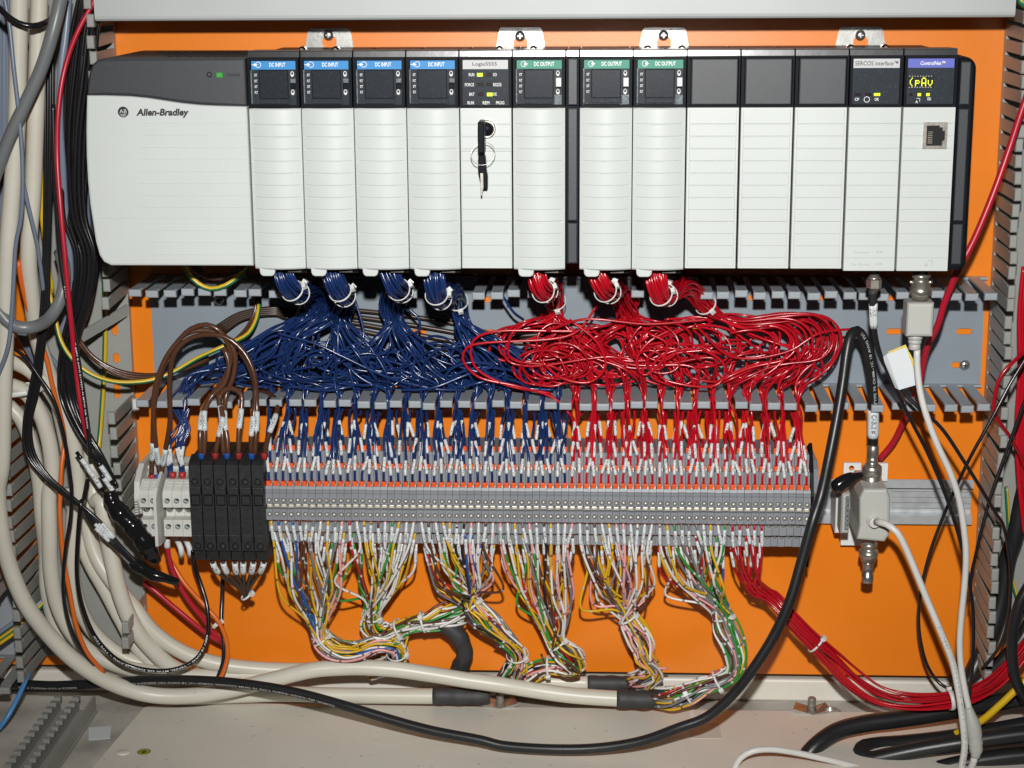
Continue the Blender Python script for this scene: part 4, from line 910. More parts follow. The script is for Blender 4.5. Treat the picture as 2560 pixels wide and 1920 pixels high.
# --- loose extra loops lying over the mass
for (col, pts) in (('b', [(600, 720, 56), (680, 742, 58), (740, 770, 58), (830, 812, 56), (900, 835, 50)]), ('b', [(765, 645, 40), (780, 690, 44), (785, 730, 48), (760, 760, 50), (700, 775, 50)]), ('b', [(860, 650, 50), (905, 690, 52), (905, 715, 52), (880, 722, 50)]), ('b', [(1085, 638, 58), (1110, 675, 50), (1130, 690, 40)]),
                   ('r', [(1290, 660, 56), (1240, 720, 58), (1010, 750, 60), (1000, 775, 60), (1030, 812, 60), (1120, 835, 60), (1200, 862, 58), (1235, 900, 60)]), ('r', [(1230, 690, 58), (1290, 740, 60), (1308, 790, 60), (1275, 825, 60), (1210, 815, 60), (1170, 780, 60)]), ('r', [(1400, 720, 60), (1440, 742, 61), (1430, 780, 61), (1390, 810, 61), (1375, 780, 60), (1400, 740, 58), (1450, 712, 55)]), ('r', [(1245, 715, 58), (1050, 720, 60), (1020, 740, 60), (1025, 790, 60), (1090, 830, 60), (1190, 850, 58)]), ('r', [(1500, 700, 58), (1580, 770, 58), (1700, 760, 58), (1770, 720, 56), (1850, 710, 50)]), ('r', [(1530, 690, 60), (1400, 700, 62), (1260, 690, 62), (1180, 715, 60)])):
    wire('blue_wire' if col == 'b' else 'red_wire', [Wp(*p) for p in pts], 1.02, 'wblue' if col == 'b' else 'wred', ('slack loop of blue wire lying on top of the blue tangle' if col == 'b' else 'slack loop of red wire lying on top of the red tangle'), ('slack blue loops' if col == 'b' else 'slack red loops'))

for n_ in range(40):
    x = random.uniform(520, 1040); y = 770 + 55*random.random(); w_ = 60 + 70*random.random(); dd = 14 + 40*random.random(); s = random.choice((-1, 1)); up = 20 + 50*random.random()
    pts = [(x - s*w_*1.3, y + 38 + jit(8), dd), (x - s*w_*.7, y + 20 + jit(12), dd + jit(6)), (x, y + jit(10), dd + jit(8)), (x + s*w_*.6, y - up*.5 + jit(8), dd + jit(8)), (x + s*w_*.5, y - up + jit(8), dd), (x - s*w_*.1, y - up*.8 + jit(10), dd + jit(6)), (x - s*w_*.5, y + 5 + jit(10), dd), (x - s*w_*.3, y + 40, dd - 6)]
    pts = [(min(1220, max(430, p[0])), min(842, max(715, p[1])), max(8, min(60, p[2]))) for p in pts]
    wire('blue_wire', [Wp(*p) for p in pts], 1.05, 'wblue', 'slack coil of blue wire buried in the blue tangle of the duct', 'slack blue coils', relax=(-20, -20, 8))
for n_ in range(36):
    x = random.uniform(1080, 1640); y = 765 + 45*jit(1); w_ = 30 + 50*random.random(); h_ = 25 + 28*random.random(); dd = 34 + 26*random.random(); ph = random.uniform(0, 6.28); tr = random.uniform(1.0, 1.7)
    pts = [(x + w_*(1 + .2*t)*math.cos(ph + 2*math.pi*tr*t) + 40*(t - .5), min(832, max(682, y + h_*math.sin(ph + 2*math.pi*tr*t) + jit(5))), max(10, min(61, dd + jit(5)))) for t in np.linspace(0, 1, 10)]
    wire('red_wire', [Wp(*p) for p in pts], .98, 'wred', 'slack coil of red wire caught up in the red tangle of the duct', 'slack red coils', relax=(-20, -20, 5))

# --- coloured field wires below the terminals
LOW = [
 dict(x=740, tie=(690, 1375, 46), path=[(690, 1375, 46), (715, 1400, 44), (760, 1412, 44), (805, 1398, 46), (840, 1392, 46), (858, 1408, 40), (845, 1432, 28), (800, 1446, 16)]),
 dict(x=905, tie=(803, 1330, 46), path=[(803, 1330, 46), (806, 1355, 42), (830, 1370, 42), (880, 1352, 46), (935, 1338, 46), (975, 1328, 44), (1000, 1322, 38)]),
 dict(x=1076, tie=(1020, 1306, 48), path=[(1020, 1306, 48), (1048, 1340, 48), (1078, 1368, 48), (1108, 1395, 46), (1118, 1418, 40), (1108, 1448, 34), (1090, 1475, 26)]),
 dict(x=1246, tie=(1206, 1392, 50), path=[(1206, 1392, 50), (1228, 1418, 50), (1244, 1436, 44), (1225, 1443, 38), (1180, 1440, 36), (1145, 1455, 32), (1120, 1480, 26)]),
 dict(x=1413, tie=(1356, 1336, 48), path=[(1356, 1336, 48), (1376, 1368, 48), (1390, 1398, 47), (1394, 1425, 46), (1415, 1445, 40), (1400, 1462, 30), (1372, 1474, 20)]),
 dict(x=1585, tie=(1561, 1328, 55), path=[(1561, 1328, 55), (1574, 1368, 56), (1590, 1412, 56), (1586, 1448, 54), (1555, 1468, 52), (1512, 1486, 52), (1462, 1508, 52), (1420, 1508, 44)]),
]
cols = ['white']*6 + ['whiter']*2 + ['yellow']*4 + ['yellowg']*2 + ['green']*3 + ['pink']*3 + ['grey']*3 + ['brown']*4 + ['red', 'black', 'blue']
cname = dict(white='white', whiter='white', yellow='yellow', yellowg='yellow', green='green', pink='pink', grey='grey', brown='brown', red='dark red', violet='violet', blue='blue', black='black')
groups = [[] for _ in LOW]
for l in range(3):
    for i in range(64):
        x = wx((tcol(i), 84, Z0-12)); k = next(j for j, g in enumerate(LOW) if x < g['x'] or j == 5); groups[k].append((i, l))
def down_leg(i, l, tx):
    d, z = LVL[l]; x = tcol(i) + .1; b = np.array([x, d-1.2, Z0-z-1.0])
    ln = np.clip((tx - x)*.10, -2.2, 2.2)*(1+.2*l) + jit(1.8)
    p1 = b + np.array([ln*.35, 1.0 + jit(.5), -6.5]); p2 = b + np.array([ln*1.3, 1.5 + jit(2), -20 - jit(2)])
    st = 3.6 + random.random()*2.6
    return [b, p1, p2], (st, st + 11.5)
for k, g in enumerate(LOW):
    cen = [Wp(*p) for p in g['path']]; n = len(groups[k])
    c, bp = bundle_paths(cen, n, lambda u: 8.0 + 1.8*math.sin(u*9), 10, 1.5); T = cen[0]
    for q, (i, l) in enumerate(groups[k]):
        leg, sv = down_leg(i, l, T[0]); e = leg[-1]; f0_ = bp[q][0]
        bulge = np.sign(e[0] - T[0])*random.uniform(0, 7)*(1 if random.random() < .75 else -.6)
        m1 = e*.62 + f0_*.38 + np.array([bulge*1.2 + jit(3.6), jit(7) - 3*l, -5 + jit(3)])
        m2 = e*.24 + f0_*.76 + np.array([bulge*.5 + jit(1.6), jit(4), jit(2)])
        if random.random() < .12: m1 = m1 + np.array([jit(14), 8*random.random(), -6 + jit(6)])
        cn_ = random.choice(cols); pts = leg + [m1, m2] + list(bp[q])
        wire(('%s_wire' % cname[cn_].replace('dark ', '')), pts, .98, STR[cn_], '%s field wire with white sleeve, one of the %s loom under the terminals' % (cname[cn_], NUM[k]), '%s wires of the %s loom' % (cname[cn_], NUM[k]), sv, step=3.0)
    where = ['low beside the thick cream cables', 'above the looped yellow and green wires', 'above the bent black sheath', 'just above the cream cable', 'above the loose cut wire ends', 'beside the bunch of red wires']
    tie(cen, .02, 7.6, 'white cable tie gathering the %s coloured loom, %s' % (NUM[k], where[k]), head=(.5, .9) if k % 2 == 0 else (.6, .8))
    if k in (0, 1, 2, 3, 5):
        tie(cen, .62 if k != 5 else .55, 8.4, 'second cable tie further along the %s coloured loom' % NUM[k], head=(.7, .6))
    if k in (1, 5): tie(cen, .42 if k == 1 else .78, 8.4, 'third cable tie near the end of the %s coloured loom' % NUM[k], head=(.8, -.4))
    # loose cut ends
    for e in range(5 if k in (0, 4, 5) else 2):
        a = c[int(random.uniform(.55, .95)*(len(c)-1))]; dirv = np.array([jit(1), .15*random.random(), .2 + .6*random.random()]); L_ = 8 + 9*random.random()
        wire('wire_end', [a, a + dirv*L_*.5 + np.array([0, 2, jit(3)]), a + dirv*L_ + np.array([jit(6), 0, jit(6)])], .9, STR[random.choice(cols)], 'short cut wire end sticking out of the %s coloured loom' % NUM[k], 'cut ends of the %s loom' % NUM[k], None, 2.5)
# --- red wires leaving the last terminals downwards
cen = [Wp(*p) for p in [(1665, 1290, 62), (1695, 1322, 66), (1725, 1356, 70), (1785, 1412, 72), (1845, 1470, 76), (1895, 1503, 80), (1960, 1517, 84), (2030, 1515, 84), (2100, 1500, 80), (2160, 1465, 74), (2225, 1390, 64)]]
rw = [(i, l) for l in range(3) for i in range(64, 69)]
c, bp = bundle_paths(cen, len(rw), lambda u: 6.4 + 2.6*math.sin(math.pi*min(1, max(0, (u-.12)/.5)))**2, 12)
for q, (i, l) in enumerate(rw):
    leg, sv = down_leg(i, l, cen[0][0] - 10); e = leg[-1]; m = e*.45 + bp[q][0]*.55 + np.array([-6 + jit(2), jit(3), -3])
    wire('red_wire', leg + [m] + list(bp[q]), .98, 'wred', 'red wire with white sleeve sweeping from the last terminals to the cabinet side', 'red wires leaving below', sv, step=3.4)
tie(cen, .20, 7.4, 'white cable tie on the red wires behind the thick black cable', head=(.4, .9)); tie(cen, .68, 7.4, 'white cable tie on the red wires low beside the white cable', head=(-.3, .9), r=(.6, 2.0))

# ================================================================== single cables, read off the picture one by one
def path(spec, step=4.):
    # 'E 10,20,60 30,40 ...; I ...' : zoom letter, then x,y[,d]; d carries on until it is given again
    pts = []; d = 40.
    for seg in spec.split(';'):
        tk = seg.split(); z = tk[0]
        for t in tk[1:]:
            v = [float(a) for a in t.split(',')]
            if len(v) > 2: d = v[2]
            pts.append((z, v[0], v[1], d if len(v) > 2 else None))
    # fill depths in between by straight interpolation
    ds = [p[3] for p in pts]; kn = [i for i, v in enumerate(ds) if v is not None]
    full = np.interp(range(len(ds)), kn, [ds[i] for i in kn])
    return spline([P(p[0], p[1], p[2], full[i]) for i, p in enumerate(pts)], step)
def cable(name, label, spec, r, m, cat='cable', group=None, sides=10, step=4.):
    c = path(spec, step); o = tube(name, c, r, m, None, sides); tag(o, label, cat, group); return o, c
def sheath(name, label, spec, r, m='rubber', cat='sheath'):
    c = path(spec, 2.5); rr = np.array([r*(1 + .06*math.sin(i*1.1) + .04*math.sin(i*.37)) for i in range(len(c))]); rr[0] *= .97; rr[-1] *= .9
    o = tube(name, c, rr, m, None, 14); tag(o, label, cat); return o
CR = 'cream_cable'
cable(CR, 'thick cream cable sweeping round the outside and along the bottom into a black sleeve', 'A 110,-60,112 105,300 92,800,108; E 42,100,105 32,500 18,900,98 8,1300; I -14,60,92 8,300 50,480 140,700,84 270,880 430,1040,72 620,1160,64 850,1235,56 1080,1245,52 1300,1215 1550,1155,48 1800,1095; J 520,1085,46 700,1080 900,1092 1100,1120,44 1300,1152 1500,1180,44; K 200,1212,42 400,1240 560,1253,42 720,1262,42', 6.2, 'cream', sides=18)
cable(CR, 'cream cable standing next to the outermost one, partly behind the black wires', 'A 228,-60,92 218,300 205,700,88 190,1100; E 165,80,82 180,300,74 215,560,60 265,720,52 320,880,46 360,1050,40 400,1250,36', 6.0, 'cream', sides=16)
cable(CR, 'cream cable emerging under the nylon tie and bending down behind the black wires', 'E 40,690,50 150,735,52 260,830,52 345,960,50 410,1120,46 445,1300,42 450,1500; I 432,150,38 415,350,38 420,560,36 470,760,34 560,900,30 700,1010,28 880,1080,26 1100,1112,24 1400,1118,22', 5.8, 'cream', sides=16)
cable(CR, 'cream cable curving down along the wall of the upright duct', 'E 40,830,56 150,880,58 235,1010,56 290,1200,54 300,1400,52; I 285,60,52 285,300,52 292,520,50 330,720,48 420,890,44 540,1005,40 700,1075,36 900,1112,34 1150,1130,30 1500,1120,26', 5.9, 'cream', sides=16)
cable(CR, 'lowest cream cable leaving the nylon tie beside the orange plate', 'E 45,950,60 120,1030,60 180,1180,58 225,1400,50 240,1600,44; I 262,420,30 270,640,28 330,860,24 430,1000,22 600,1080,20 900,1110,18', 5.4, 'cream', sides=16)
cable(CR, 'cream cable with a bright streak passing beside the black taped bundle', 'E 520,1200,26 555,1500,36; I 580,110,40 615,300,44 650,480,46 700,680,46 770,840,44 870,970,40 980,1070,34 1080,1120,28', 6.4, 'cream', sides=16)
cable(CR, 'cream cable slanting across the orange corner below the taped wires', 'I 500,40,24 505,260,28 560,450,32 660,600,36 770,730,36 880,870,36 1050,990,34 1250,1058,30 1500,1090,26 1800,1098,22', 6.0, 'cream', sides=16)
cable(CR, 'cream cable between the upright ones, curving behind the thin black wires', 'I 400,40,26 450,300,28 520,480,28 610,640,28 690,790,28 790,960,28 900,1060,26 1050,1105,22', 5.7, 'cream', sides=16)
cable(CR, 'straight cream cable on the cabinet floor that runs into a long black sleeve', 'I 1000,1255,28; J 0,1240,28 250,1232,28 500,1240,28 800,1243,28 1000,1245,28 1150,1246,28', 6.2, 'cream', sides=18)
cable(CR, 'short cream cable behind the looms that ends in a black cap', 'J 1700,1130,16; K 150,1150,16 330,1162,16 520,1170,16', 5.2, 'cream', sides=16)
sheath('heat_shrink_sleeve', 'black heat-shrink sleeve on the end of the thick cream cable', 'K 672,1260,42 760,1262,42 850,1265,42 930,1250,44 985,1230,46', 7.0)
sheath('heat_shrink_sleeve', 'long black heat-shrink sleeve lying on the floor under the cream cable', 'J 1112,1243,28 1200,1243,28 1320,1246,28 1440,1246,26', 7.2)
sheath('heat_shrink_sleeve', 'black heat-shrink cap behind the loose cut wire ends', 'K 505,1170,16 600,1170,16 700,1170,16 752,1168,16', 5.9)
sheath('heat_shrink_sleeve', 'thin black heat-shrink stub leading from the cap to the cut wire ends', 'K 730,1165,17 800,1168,20 870,1165,24', 4.2)
sheath('heat_shrink_sleeve', 'bent black sleeve on the loom above the cream cable, folded over at its foot', 'J 1150,808,40 1205,850,44 1255,895,44 1288,955,42 1294,1010,38 1275,1060,32 1250,1110,24', 6.6)
# black coax loop in front
coax, cc = cable('coax_cable', 'thick black coax cable looping in front of the whole panel', 'H 1110,1105,56 1113,980,58 1113,850,60 1105,700,64 1085,570,68 1058,475,72 1020,432,76 985,455,80 962,550,84 942,700,88 910,900,94 862,1150,102 812,1380,108; L 770,220,114 705,450,118 635,690,122 545,890,124 430,1075,126 300,1240,126 150,1368,126; K 1030,1428,126 820,1503,124 560,1545,122 280,1550,120 0,1528,116; J 1400,1502,114 1100,1443,108 850,1375,102 620,1305,96 400,1243,88 200,1200,82 0,1172,76; I 1200,1157,70 980,1150,64 800,1155,58 640,1168,52 480,1178,46 300,1185,40 100,1175,36 -60,1165,34', 3.75, 'coax', sides=14)
sl_ = arclen(cc)
# writing printed along the coax (upside down, as the cable lies)
def at_len(c, z, x, y, d):
    q = P(z, x, y, d); return arclen(c)[np.argmin(np.linalg.norm(c - q, axis=1))]
s1 = at_len(cc, 'J', 560, 1290, 94); s2 = at_len(cc, 'I', 730, 1155, 58)
text_on(cc, 3.75, 'COROL (R)--C5225--RG6/U TYPE 75 OHM COAXIAL CABLE--1C 18 AWG 75C E68222-9 CL2', s1, 1.9, s2-s1, 'grey_l', coax, .25, False)
text_on(cc, 3.75, 'E68222-9 CL2--RG6/U TYPE', at_len(cc, 'I', 440, 1180, 45), 1.7, 50, 'grey_l', coax, .3, False)
text_on(cc, 3.75, 'TYPE 75 OHM--1C 18 AWG 75C', at_len(cc, 'H', 1108, 840, 60), 1.9, 62, 'grey_l', coax, -.3, False)
i0 = at_len(cc, 'H', 1110, 1050, 57); i1 = at_len(cc, 'H', 1113, 872, 60)
sv = tube('marker_sleeve', sub(cc, i0, i1, 8), 4.25, 'paper', coax, 16)
text_on(cc, 4.3, 'CABLE #1', i0+3, 4.0, (i1-i0)-6, 'ink', sv, .05, True)

# red cable down the right, behind the coax connector
cable('red_cable', 'crimson cable slanting down beside the rack and behind the coax connector', 'D 2010,520,86 1965,650,88 1900,850,92 1800,1130,96 1690,1390,98 1600,1560,98; H 1560,180,92 1520,280,88 1485,400,82 1430,510,72 1405,600,64 1390,690,56 1352,820,42 1290,950,26 1225,1080,16 1150,1170,12', 2.45, 'wredthick', sides=12)
# network drop: connector, moulded plug, white cable
q = P('H', 1390, 110, 120)
bn = empty('coax_plug', (q[0], 120, q[2]-60)); tag(bn, 'nickel coax plug with pale grey moulded body under the network module', 'plug')
def vz(z, y, d, x): return P(z, x, y, d)[2]
xq = q[0]; DQ = 120
zz = lambda y: P('H', 1390, y, DQ)[2]
MB().rev(((xq, DQ, zz(85)), (xq, DQ, zz(250))), [(0, 5.2), (2.5, 5.2), (2.7, 6.1), (4.5, 6.1), (4.7, 5.0), (7.5, 5.0), (8, 6.4), (11, 6.6), (11.4, 7.4), (16.5, 7.4), (17, 6.0), (abs(zz(250)-zz(85)), 5.6)], 24).build('coupling', 'nickel', bn)
for s in (-1, 1): MB().rev(((xq+s*5, DQ, zz(150)), (xq+s*8, DQ, zz(150))), [(0, 1.2), (2.4, 1.2), (2.8, .8)], 10).build('bayonet_pin', 'nickel', bn)
xl, xh = P('H', 1308, 350, DQ+8)[0], P('H', 1462, 350, DQ+8)[0]
MB().box(xl, xh, DQ-9, DQ+9, zz(452), zz(258), 2.2).build('moulded_body', 'boot', bn)
for k, (ya, yb, rr) in enumerate(((455, 478, 5.2), (482, 503, 4.6), (507, 538, 4.0))): MB().rev(((xq-2.2, DQ, zz(yb)), (xq-2.2, DQ, zz(ya))), [(0, rr*.92), (.6, rr), (abs(zz(ya)-zz(yb))-.4, rr), (abs(zz(ya)-zz(yb))+.9, rr*.8)], 18).build('strain_ring', 'boot', bn)
cable('white_cable', 'white cable hanging from the grey moulded plug down to the inline connector', 'H 1366,530,120 1366,620,120 1384,780,122 1420,920,124 1480,1080,124 1558,1250,122 1608,1400,120; L 1632,250,118 1648,420,116 1640,600,114 1622,780,112 1612,930,112 1618,1060,114 1640,1200,118 1668,1330,122', 2.3, 'wsheath', sides=12)
ic = path('L 1662,1310,122 1672,1350 1690,1420 1700,1490 1705,1560 1700,1600,126', 2)
n_ = len(ic); rr = np.interp(np.linspace(0, 1, n_), [0, .08, .3, .55, .6, .7, .73, .8, .83, .9, .93, 1], [2.6, 3.4, 5.2, 5.6, 4.6, 5.6, 4.6, 5.4, 4.4, 4.8, 3.6, 3.2])
o = tube('inline_connector', ic, rr, 'boot', None, 16); tag(o, 'grey ribbed inline connector on the white cable above the fat black cables', 'connector')
cable('white_cable', 'white cable leaving the inline connector and curling back under', 'L 1700,1590,126 1685,1640,124 1660,1690,118', 2.6, 'wsheath')
wc, wp = cable('white_cable', 'white printed cable arching out of the pale coax tap box', 'L 1128,240,92 1190,255,100 1250,300,104 1290,370,104 1330,460,104 1420,680,108 1500,870,112 1570,1050,116 1605,1220,122 1630,1400,128 1640,1540,130 1625,1640,130 1610,1720,128', 2.45, 'wsheath', sides=12)
text_on(wp, 2.45, 'KOMPONENTEN 4011 - 75 OHM - KOAX', 95, 1.5, 130, 'ink_soft', wc, .2)
cable('white_cable', 'thin white cable arching over the cabinet floor into the fat black cables', 'L 290,1760,128 315,1660,128 350,1600,128 420,1562,128 520,1552,126 650,1568,124 800,1600,122 950,1635,120 1080,1665,118 1300,1690,116', 2.3, 'wsheath', sides=12)
# fibre / coax under the drive-link module
xs_ = P('H', 1118, 140, 122)[0]; zq = lambda y: P('H', 1118, y, 122)[2]
st = empty('threaded_connector', (xs_, 122, zq(270))); tag(st, 'small nickel threaded connector with black boot under the interface module', 'connector')
hx = [(xs_ + 5.2*math.cos(a), 122 + 5.2*math.sin(a)) for a in np.linspace(0, 2*math.pi, 6, endpoint=False)]
MB().rev(((xs_, 122, zq(90)), (xs_, 122, zq(200))), [(0, 3.6), (3.6, 3.6), (3.8, 4.6), (4.8, 4.6), (5, 3.4), (abs(zq(200)-zq(90)), 3.2)], 18).build('barrel', 'nickel', st)
MB().prism_z(hx, zq(182), zq(135)).build('hex_nut', 'nickel', st)
MB().rev(((xs_-.4, 122, zq(195)), (xs_-.4, 122, zq(285))), [(0, 3.3), (3, 3.3), (3.3, 2.6), (abs(zq(285)-zq(195)), 2.2)], 14).build('boot', 'rubber', st)
b1, c1 = cable('black_lead', 'thin black lead with white sleeve running from the interface module past the white flag', 'H 1122,270,122 1122,390,118 1133,480,112 1160,580,106 1200,680,104 1262,810,104 1335,955,104 1430,1140,104 1520,1350,108 1585,1540,110; L 1620,370,112 1662,560,112 1688,760,110 1690,950,108 1682,1110,108 1668,1240,106', 1.35, 'wblack', sides=8)
tube('marker_sleeve', sub(c1, .5, 19, 6), 1.95, 'sleeve', b1, 10)
b2, c2 = cable('black_lead', 'thin black lead with white sleeve crossing below the white flag towards the upright duct', 'H 1104,272,121 1108,390,117 1125,490,110 1160,600,103 1225,700,100 1290,785,101 1370,870,104 1500,985,106 1640,1190,108 1740,1350,108 1830,1500,104; L 1858,250,98 1895,420,92 1905,600,88 1890,800,82 1840,960,76 1740,1090,70', 1.35, 'wblack', sides=8)
tube('marker_sleeve', sub(c2, .5, 19, 6), 1.95, 'sleeve', b2, 10)
cable('black_lead', 'thin black lead crossing the white cable and looping low over the orange plate', 'H 2010,560,88 1900,740,92 1800,930,96 1665,1175,98 1560,1400,92 1490,1570,84; L 1440,420,72 1395,600,60 1375,760,52 1385,920,48 1430,1080,48 1500,1175,52 1580,1215,58 1680,1230,64', 1.3, 'wblack', sides=8)
cable('black_lead', 'thin black lead slanting in front of the upright duct beside the crossing leads', 'H 2010,770,84 1880,1130,88 1795,1370,92 1735,1590,96; L 1700,450,98 1680,540,98 1672,700,96', 1.3, 'wblack', sides=8)
fl_ = empty('flag_label', P('H', 1280, 660, 108)); tag(fl_, 'white flag label with a yellow backing folded round the black leads', 'label')
def quad_slab(zone, pts, d, th, m, name, par):
    v = [P(zone, x, y, dd) for (x, y, dd) in pts]; v2 = [p - np.array([0, th, 0]) for p in v]
    return MB().add(v + v2, [(0, 1, 2, 3), (7, 6, 5, 4), (0, 4, 5, 1), (1, 5, 6, 2), (2, 6, 7, 3), (3, 7, 4, 0)]).build(name, m, par)
quad_slab('H', [(1190, 565, 109), (1302, 527, 110), (1376, 738, 110), (1262, 772, 109)], 0, .4, 'paper', 'flag', fl_)
quad_slab('H', [(1198, 552, 107), (1300, 510, 107), (1392, 690, 107), (1300, 722, 107)], 0, .3, 'stickery', 'backing', fl_)
quad_slab('H', [(1166, 585, 106), (1192, 566, 109), (1264, 772, 109), (1240, 760, 106)], 0, .4, 'paper', 'fold', fl_)

# coax tap box on the rail
TD = 84
tb = empty('coax_tap', P('H', 1110, 1640, 12)); tag(tb, 'pale grey coax tap box with coax fittings above and below, clipped on the rail', 'tap box')
hx_ = lambda x, y, d=TD: P('H', x, y, d)
a, b = hx_(1030, 1345), hx_(1212, 1640)
outl = [hx_(1035, 1400), hx_(1035, 1560), hx_(1020, 1635), hx_(1180, 1650), hx_(1208, 1610), hx_(1212, 1400), hx_(1195, 1345), hx_(1060, 1345)]
MB().prism([(p[0], p[2]) for p in outl], 34, TD, 2.5).build('box', 'boot', tb)
sm_ = MB().box(hx_(985, 1, 60)[0], hx_(1035, 1, 60)[0], 24, 62, P('H', 1000, 1600, 60)[2], P('H', 1000, 1370, 60)[2], 3).build('side_clamp', 'boot', tb)
for k in range(7): MB().box(hx_(1010, 1, 64)[0], hx_(1030, 1, 64)[0], 60, 64, P('H', 1000, 1400+k*28, 64)[2]-1.4, P('H', 1000, 1400+k*28, 64)[2]+1.4, .5).build('clamp_ridge', 'frost', sm_)
br = P('H', 945, 1195, 14); br2 = P('H', 1195, 1650, 14)
hl = P('H', 990, 1225, 14); hl2 = P('L', 985, 370, 14)
MB().holed([(br[0], br2[2]-3), (br[0]+26, br2[2]-3), (br[0]+26, br[2]-14), (br2[0]-2, br[2]-14), (br2[0]-2, br[2]), (br2[0]-14, br[2]), (br2[0]-14, br[2]-10), (br[0]+13, br[2]-10), (br[0]+13, br[2]), (br[0], br[2])], [[(hl[0]+2.1*math.cos(t), hl[2]+2.1*math.sin(t)) for t in np.linspace(0, 2*math.pi, 14, endpoint=False)]], 10, 13).build('bracket', 'wbit', tb)
MB().box(P('H', 952, 1, 40)[0], P('H', 1000, 1, 40)[0], 12, 40, P('H', 960, 1600, 40)[2], P('H', 960, 1360, 40)[2], 1.5).build('rail_clip', 'wbit', tb)
xt = P('H', 1104, 1280, 60)[0]; zt2 = lambda y: P('H', 1104, y, 60)[2]
L1 = abs(zt2(1350)-zt2(1200))
MB().rev(((xt, 60, zt2(1200)), (xt, 60, zt2(1360))), [(0, 5.0), (.6, 6.2), (1.8, 7.2), (8, 7.2), (8.6, 5.6), (9.4, 6.5), (L1-2, 6.5), (L1-1.5, 5.8), (L1+2, 5.8)], 26).build('coupling', 'nickel', tb)
MB().rev(((xt+.6, 58, zt2(1095)), (xt, 60, zt2(1205))), [(0, 3.9), (1, 4.3), (7, 4.3), (7.6, 3.8), (12, 3.8), (12.4, 4.6), (abs(zt2(1205)-zt2(1095)), 4.8)], 16).build('crimp_ferrule', 'nickel', tb)
xt2 = P('L', 1087, 400, 60)[0]; zt3 = lambda y: P('L', 1087, y, 60)[2]
MB().rev(((xt2, 60, zt3(345)), (xt2, 60, zt3(470))), [(0, 5.0), (2, 5.0), (2.3, 6.2), (5, 6.2), (5.3, 5.2), (7.5, 5.2), (8, 7.2), (12.6, 7.2), (13.4, 6.0), (abs(zt3(345)-zt3(470)), 5.2)], 26).build('lower_coupling', 'nickel', tb)
tm = MB().rev(((xt2, 60, zt3(465)), (xt2, 60, zt3(590))), [(0, 4.3), (3, 4.3), (3.4, 3.9), (10, 3.9), (10.4, 4.4), (abs(zt3(590)-zt3(465))-.8, 4.4), (abs(zt3(590)-zt3(465)), 3.8)], 20).build('terminator_cap', 'steel'); tag(tm, 'small silver terminator cap screwed on the lower coax fitting', 'terminator')
gx, gz_ = P('L', 1112, 235, TD)[0], P('L', 1112, 235, TD)[2]
for k, rr in enumerate((5.2, 4.6, 4.0)): MB().rev(((gx, TD-.5, gz_), (gx+.6, TD+8, gz_)), [(k*2.2, rr), (k*2.2+1.8, rr*.96), (k*2.2+2, rr*.8)], 18).build('cable_gland', 'wsheath', tb)
bt = path('H 1052,1262,70 1010,1272,70 960,1290,71 915,1318,72 890,1345,72', 2); n_ = len(bt)
o = tube('rubber_cap', bt, np.interp(np.linspace(0, 1, n_), [0, .2, .3, .5, .9, 1], [2.4, 3.0, 4.4, 5.0, 5.4, 3.6]), 'tape', None, 12); tag(o, 'glossy black rubber cap hanging off the coax coupling', 'cap')

# cables inside the upright duct on the right, and the fat black ones on the floor
for k in range(9):
    dx = k*9; cable('red_wire', 'red wire running down inside the upright duct beside the crossing leads', 'H %d,%d,%d %d,300 %d,700,40 %d,1000; H %d,1250,44 %d,1600,40' % (1975+dx+jit(8), 60, 30+jit(12), 1962+dx+jit(6), 1950+dx*1.1+jit(8), 1935+dx*1.2+jit(8), 1945+dx*1.4+jit(8), 1985+dx*1.5), 1.5, 'wred', 'wire', 'red wires in the upright duct')
cable('red_wire', 'lone red wire looping out of the upright duct through its fingers', 'H 2000,540,70 1920,610,78 1850,690,80 1815,800,80 1810,900,78 1850,970,74 1900,1040,66 1960,1150,56 2020,1300,50', 1.4, 'wred', 'wire')
cable('black_cable', 'fat black cable dropping inside the upright duct beside the fingers', 'H 2040,1150,22 1975,1400,22 1930,1620,22; L 1890,450,20 1850,700,22 1790,900,26 1700,1080,32 1640,1230,40', 6.5, 'coax', sides=16)
cable('black_cable', 'second fat black cable bending out at the foot of the upright duct', 'L 2040,780,26 1960,930,32 1860,1040,38 1760,1130,44 1660,1220,46 1560,1290,44', 5.6, 'coax', sides=16)
cable('black_cable', 'black cable hanging in a loop in front of the red wires by the cabinet side', 'L 2040,560,90 1960,700,92 1920,860,92 1915,1020,92 1935,1150,92 1990,1260,92 2050,1330,90', 4.0, 'coax', sides=14)
cable('black_cable', 'fat black cable curving over the cabinet floor under the red bunch', 'L 660,1740,100 700,1640,98 770,1545,94 900,1450,84 1060,1405,78 1250,1380,74 1450,1350,70 1620,1320,66 1800,1290,60 2050,1240,56', 6.6, 'coax', sides=16)
cable('black_cable', 'fat black cable folded back on itself in front of the floor coil', 'L 2050,1455,108 1850,1480,108 1650,1510,108 1400,1550,106 1200,1590,104 1090,1610,102 1045,1585,98 1050,1550,92 1120,1530,84 1300,1515,78 1600,1480,72 2050,1400,66', 6.2, 'coax', sides=16)
cable('black_cable', 'lowest fat black cable crossing under the white cables at the floor', 'L 2050,1580,112 1850,1600,112 1600,1640,112 1300,1720,112', 6.4, 'coax', sides=16)
cable('yellow_cable', 'yellow cable slanting between the fat black cables', 'L 2050,1100,84 1960,1185,86 1850,1290,86 1740,1385,84 1640,1440,78 1540,1480,70 1400,1530,60', 2.7, 'wyellow', sides=12)
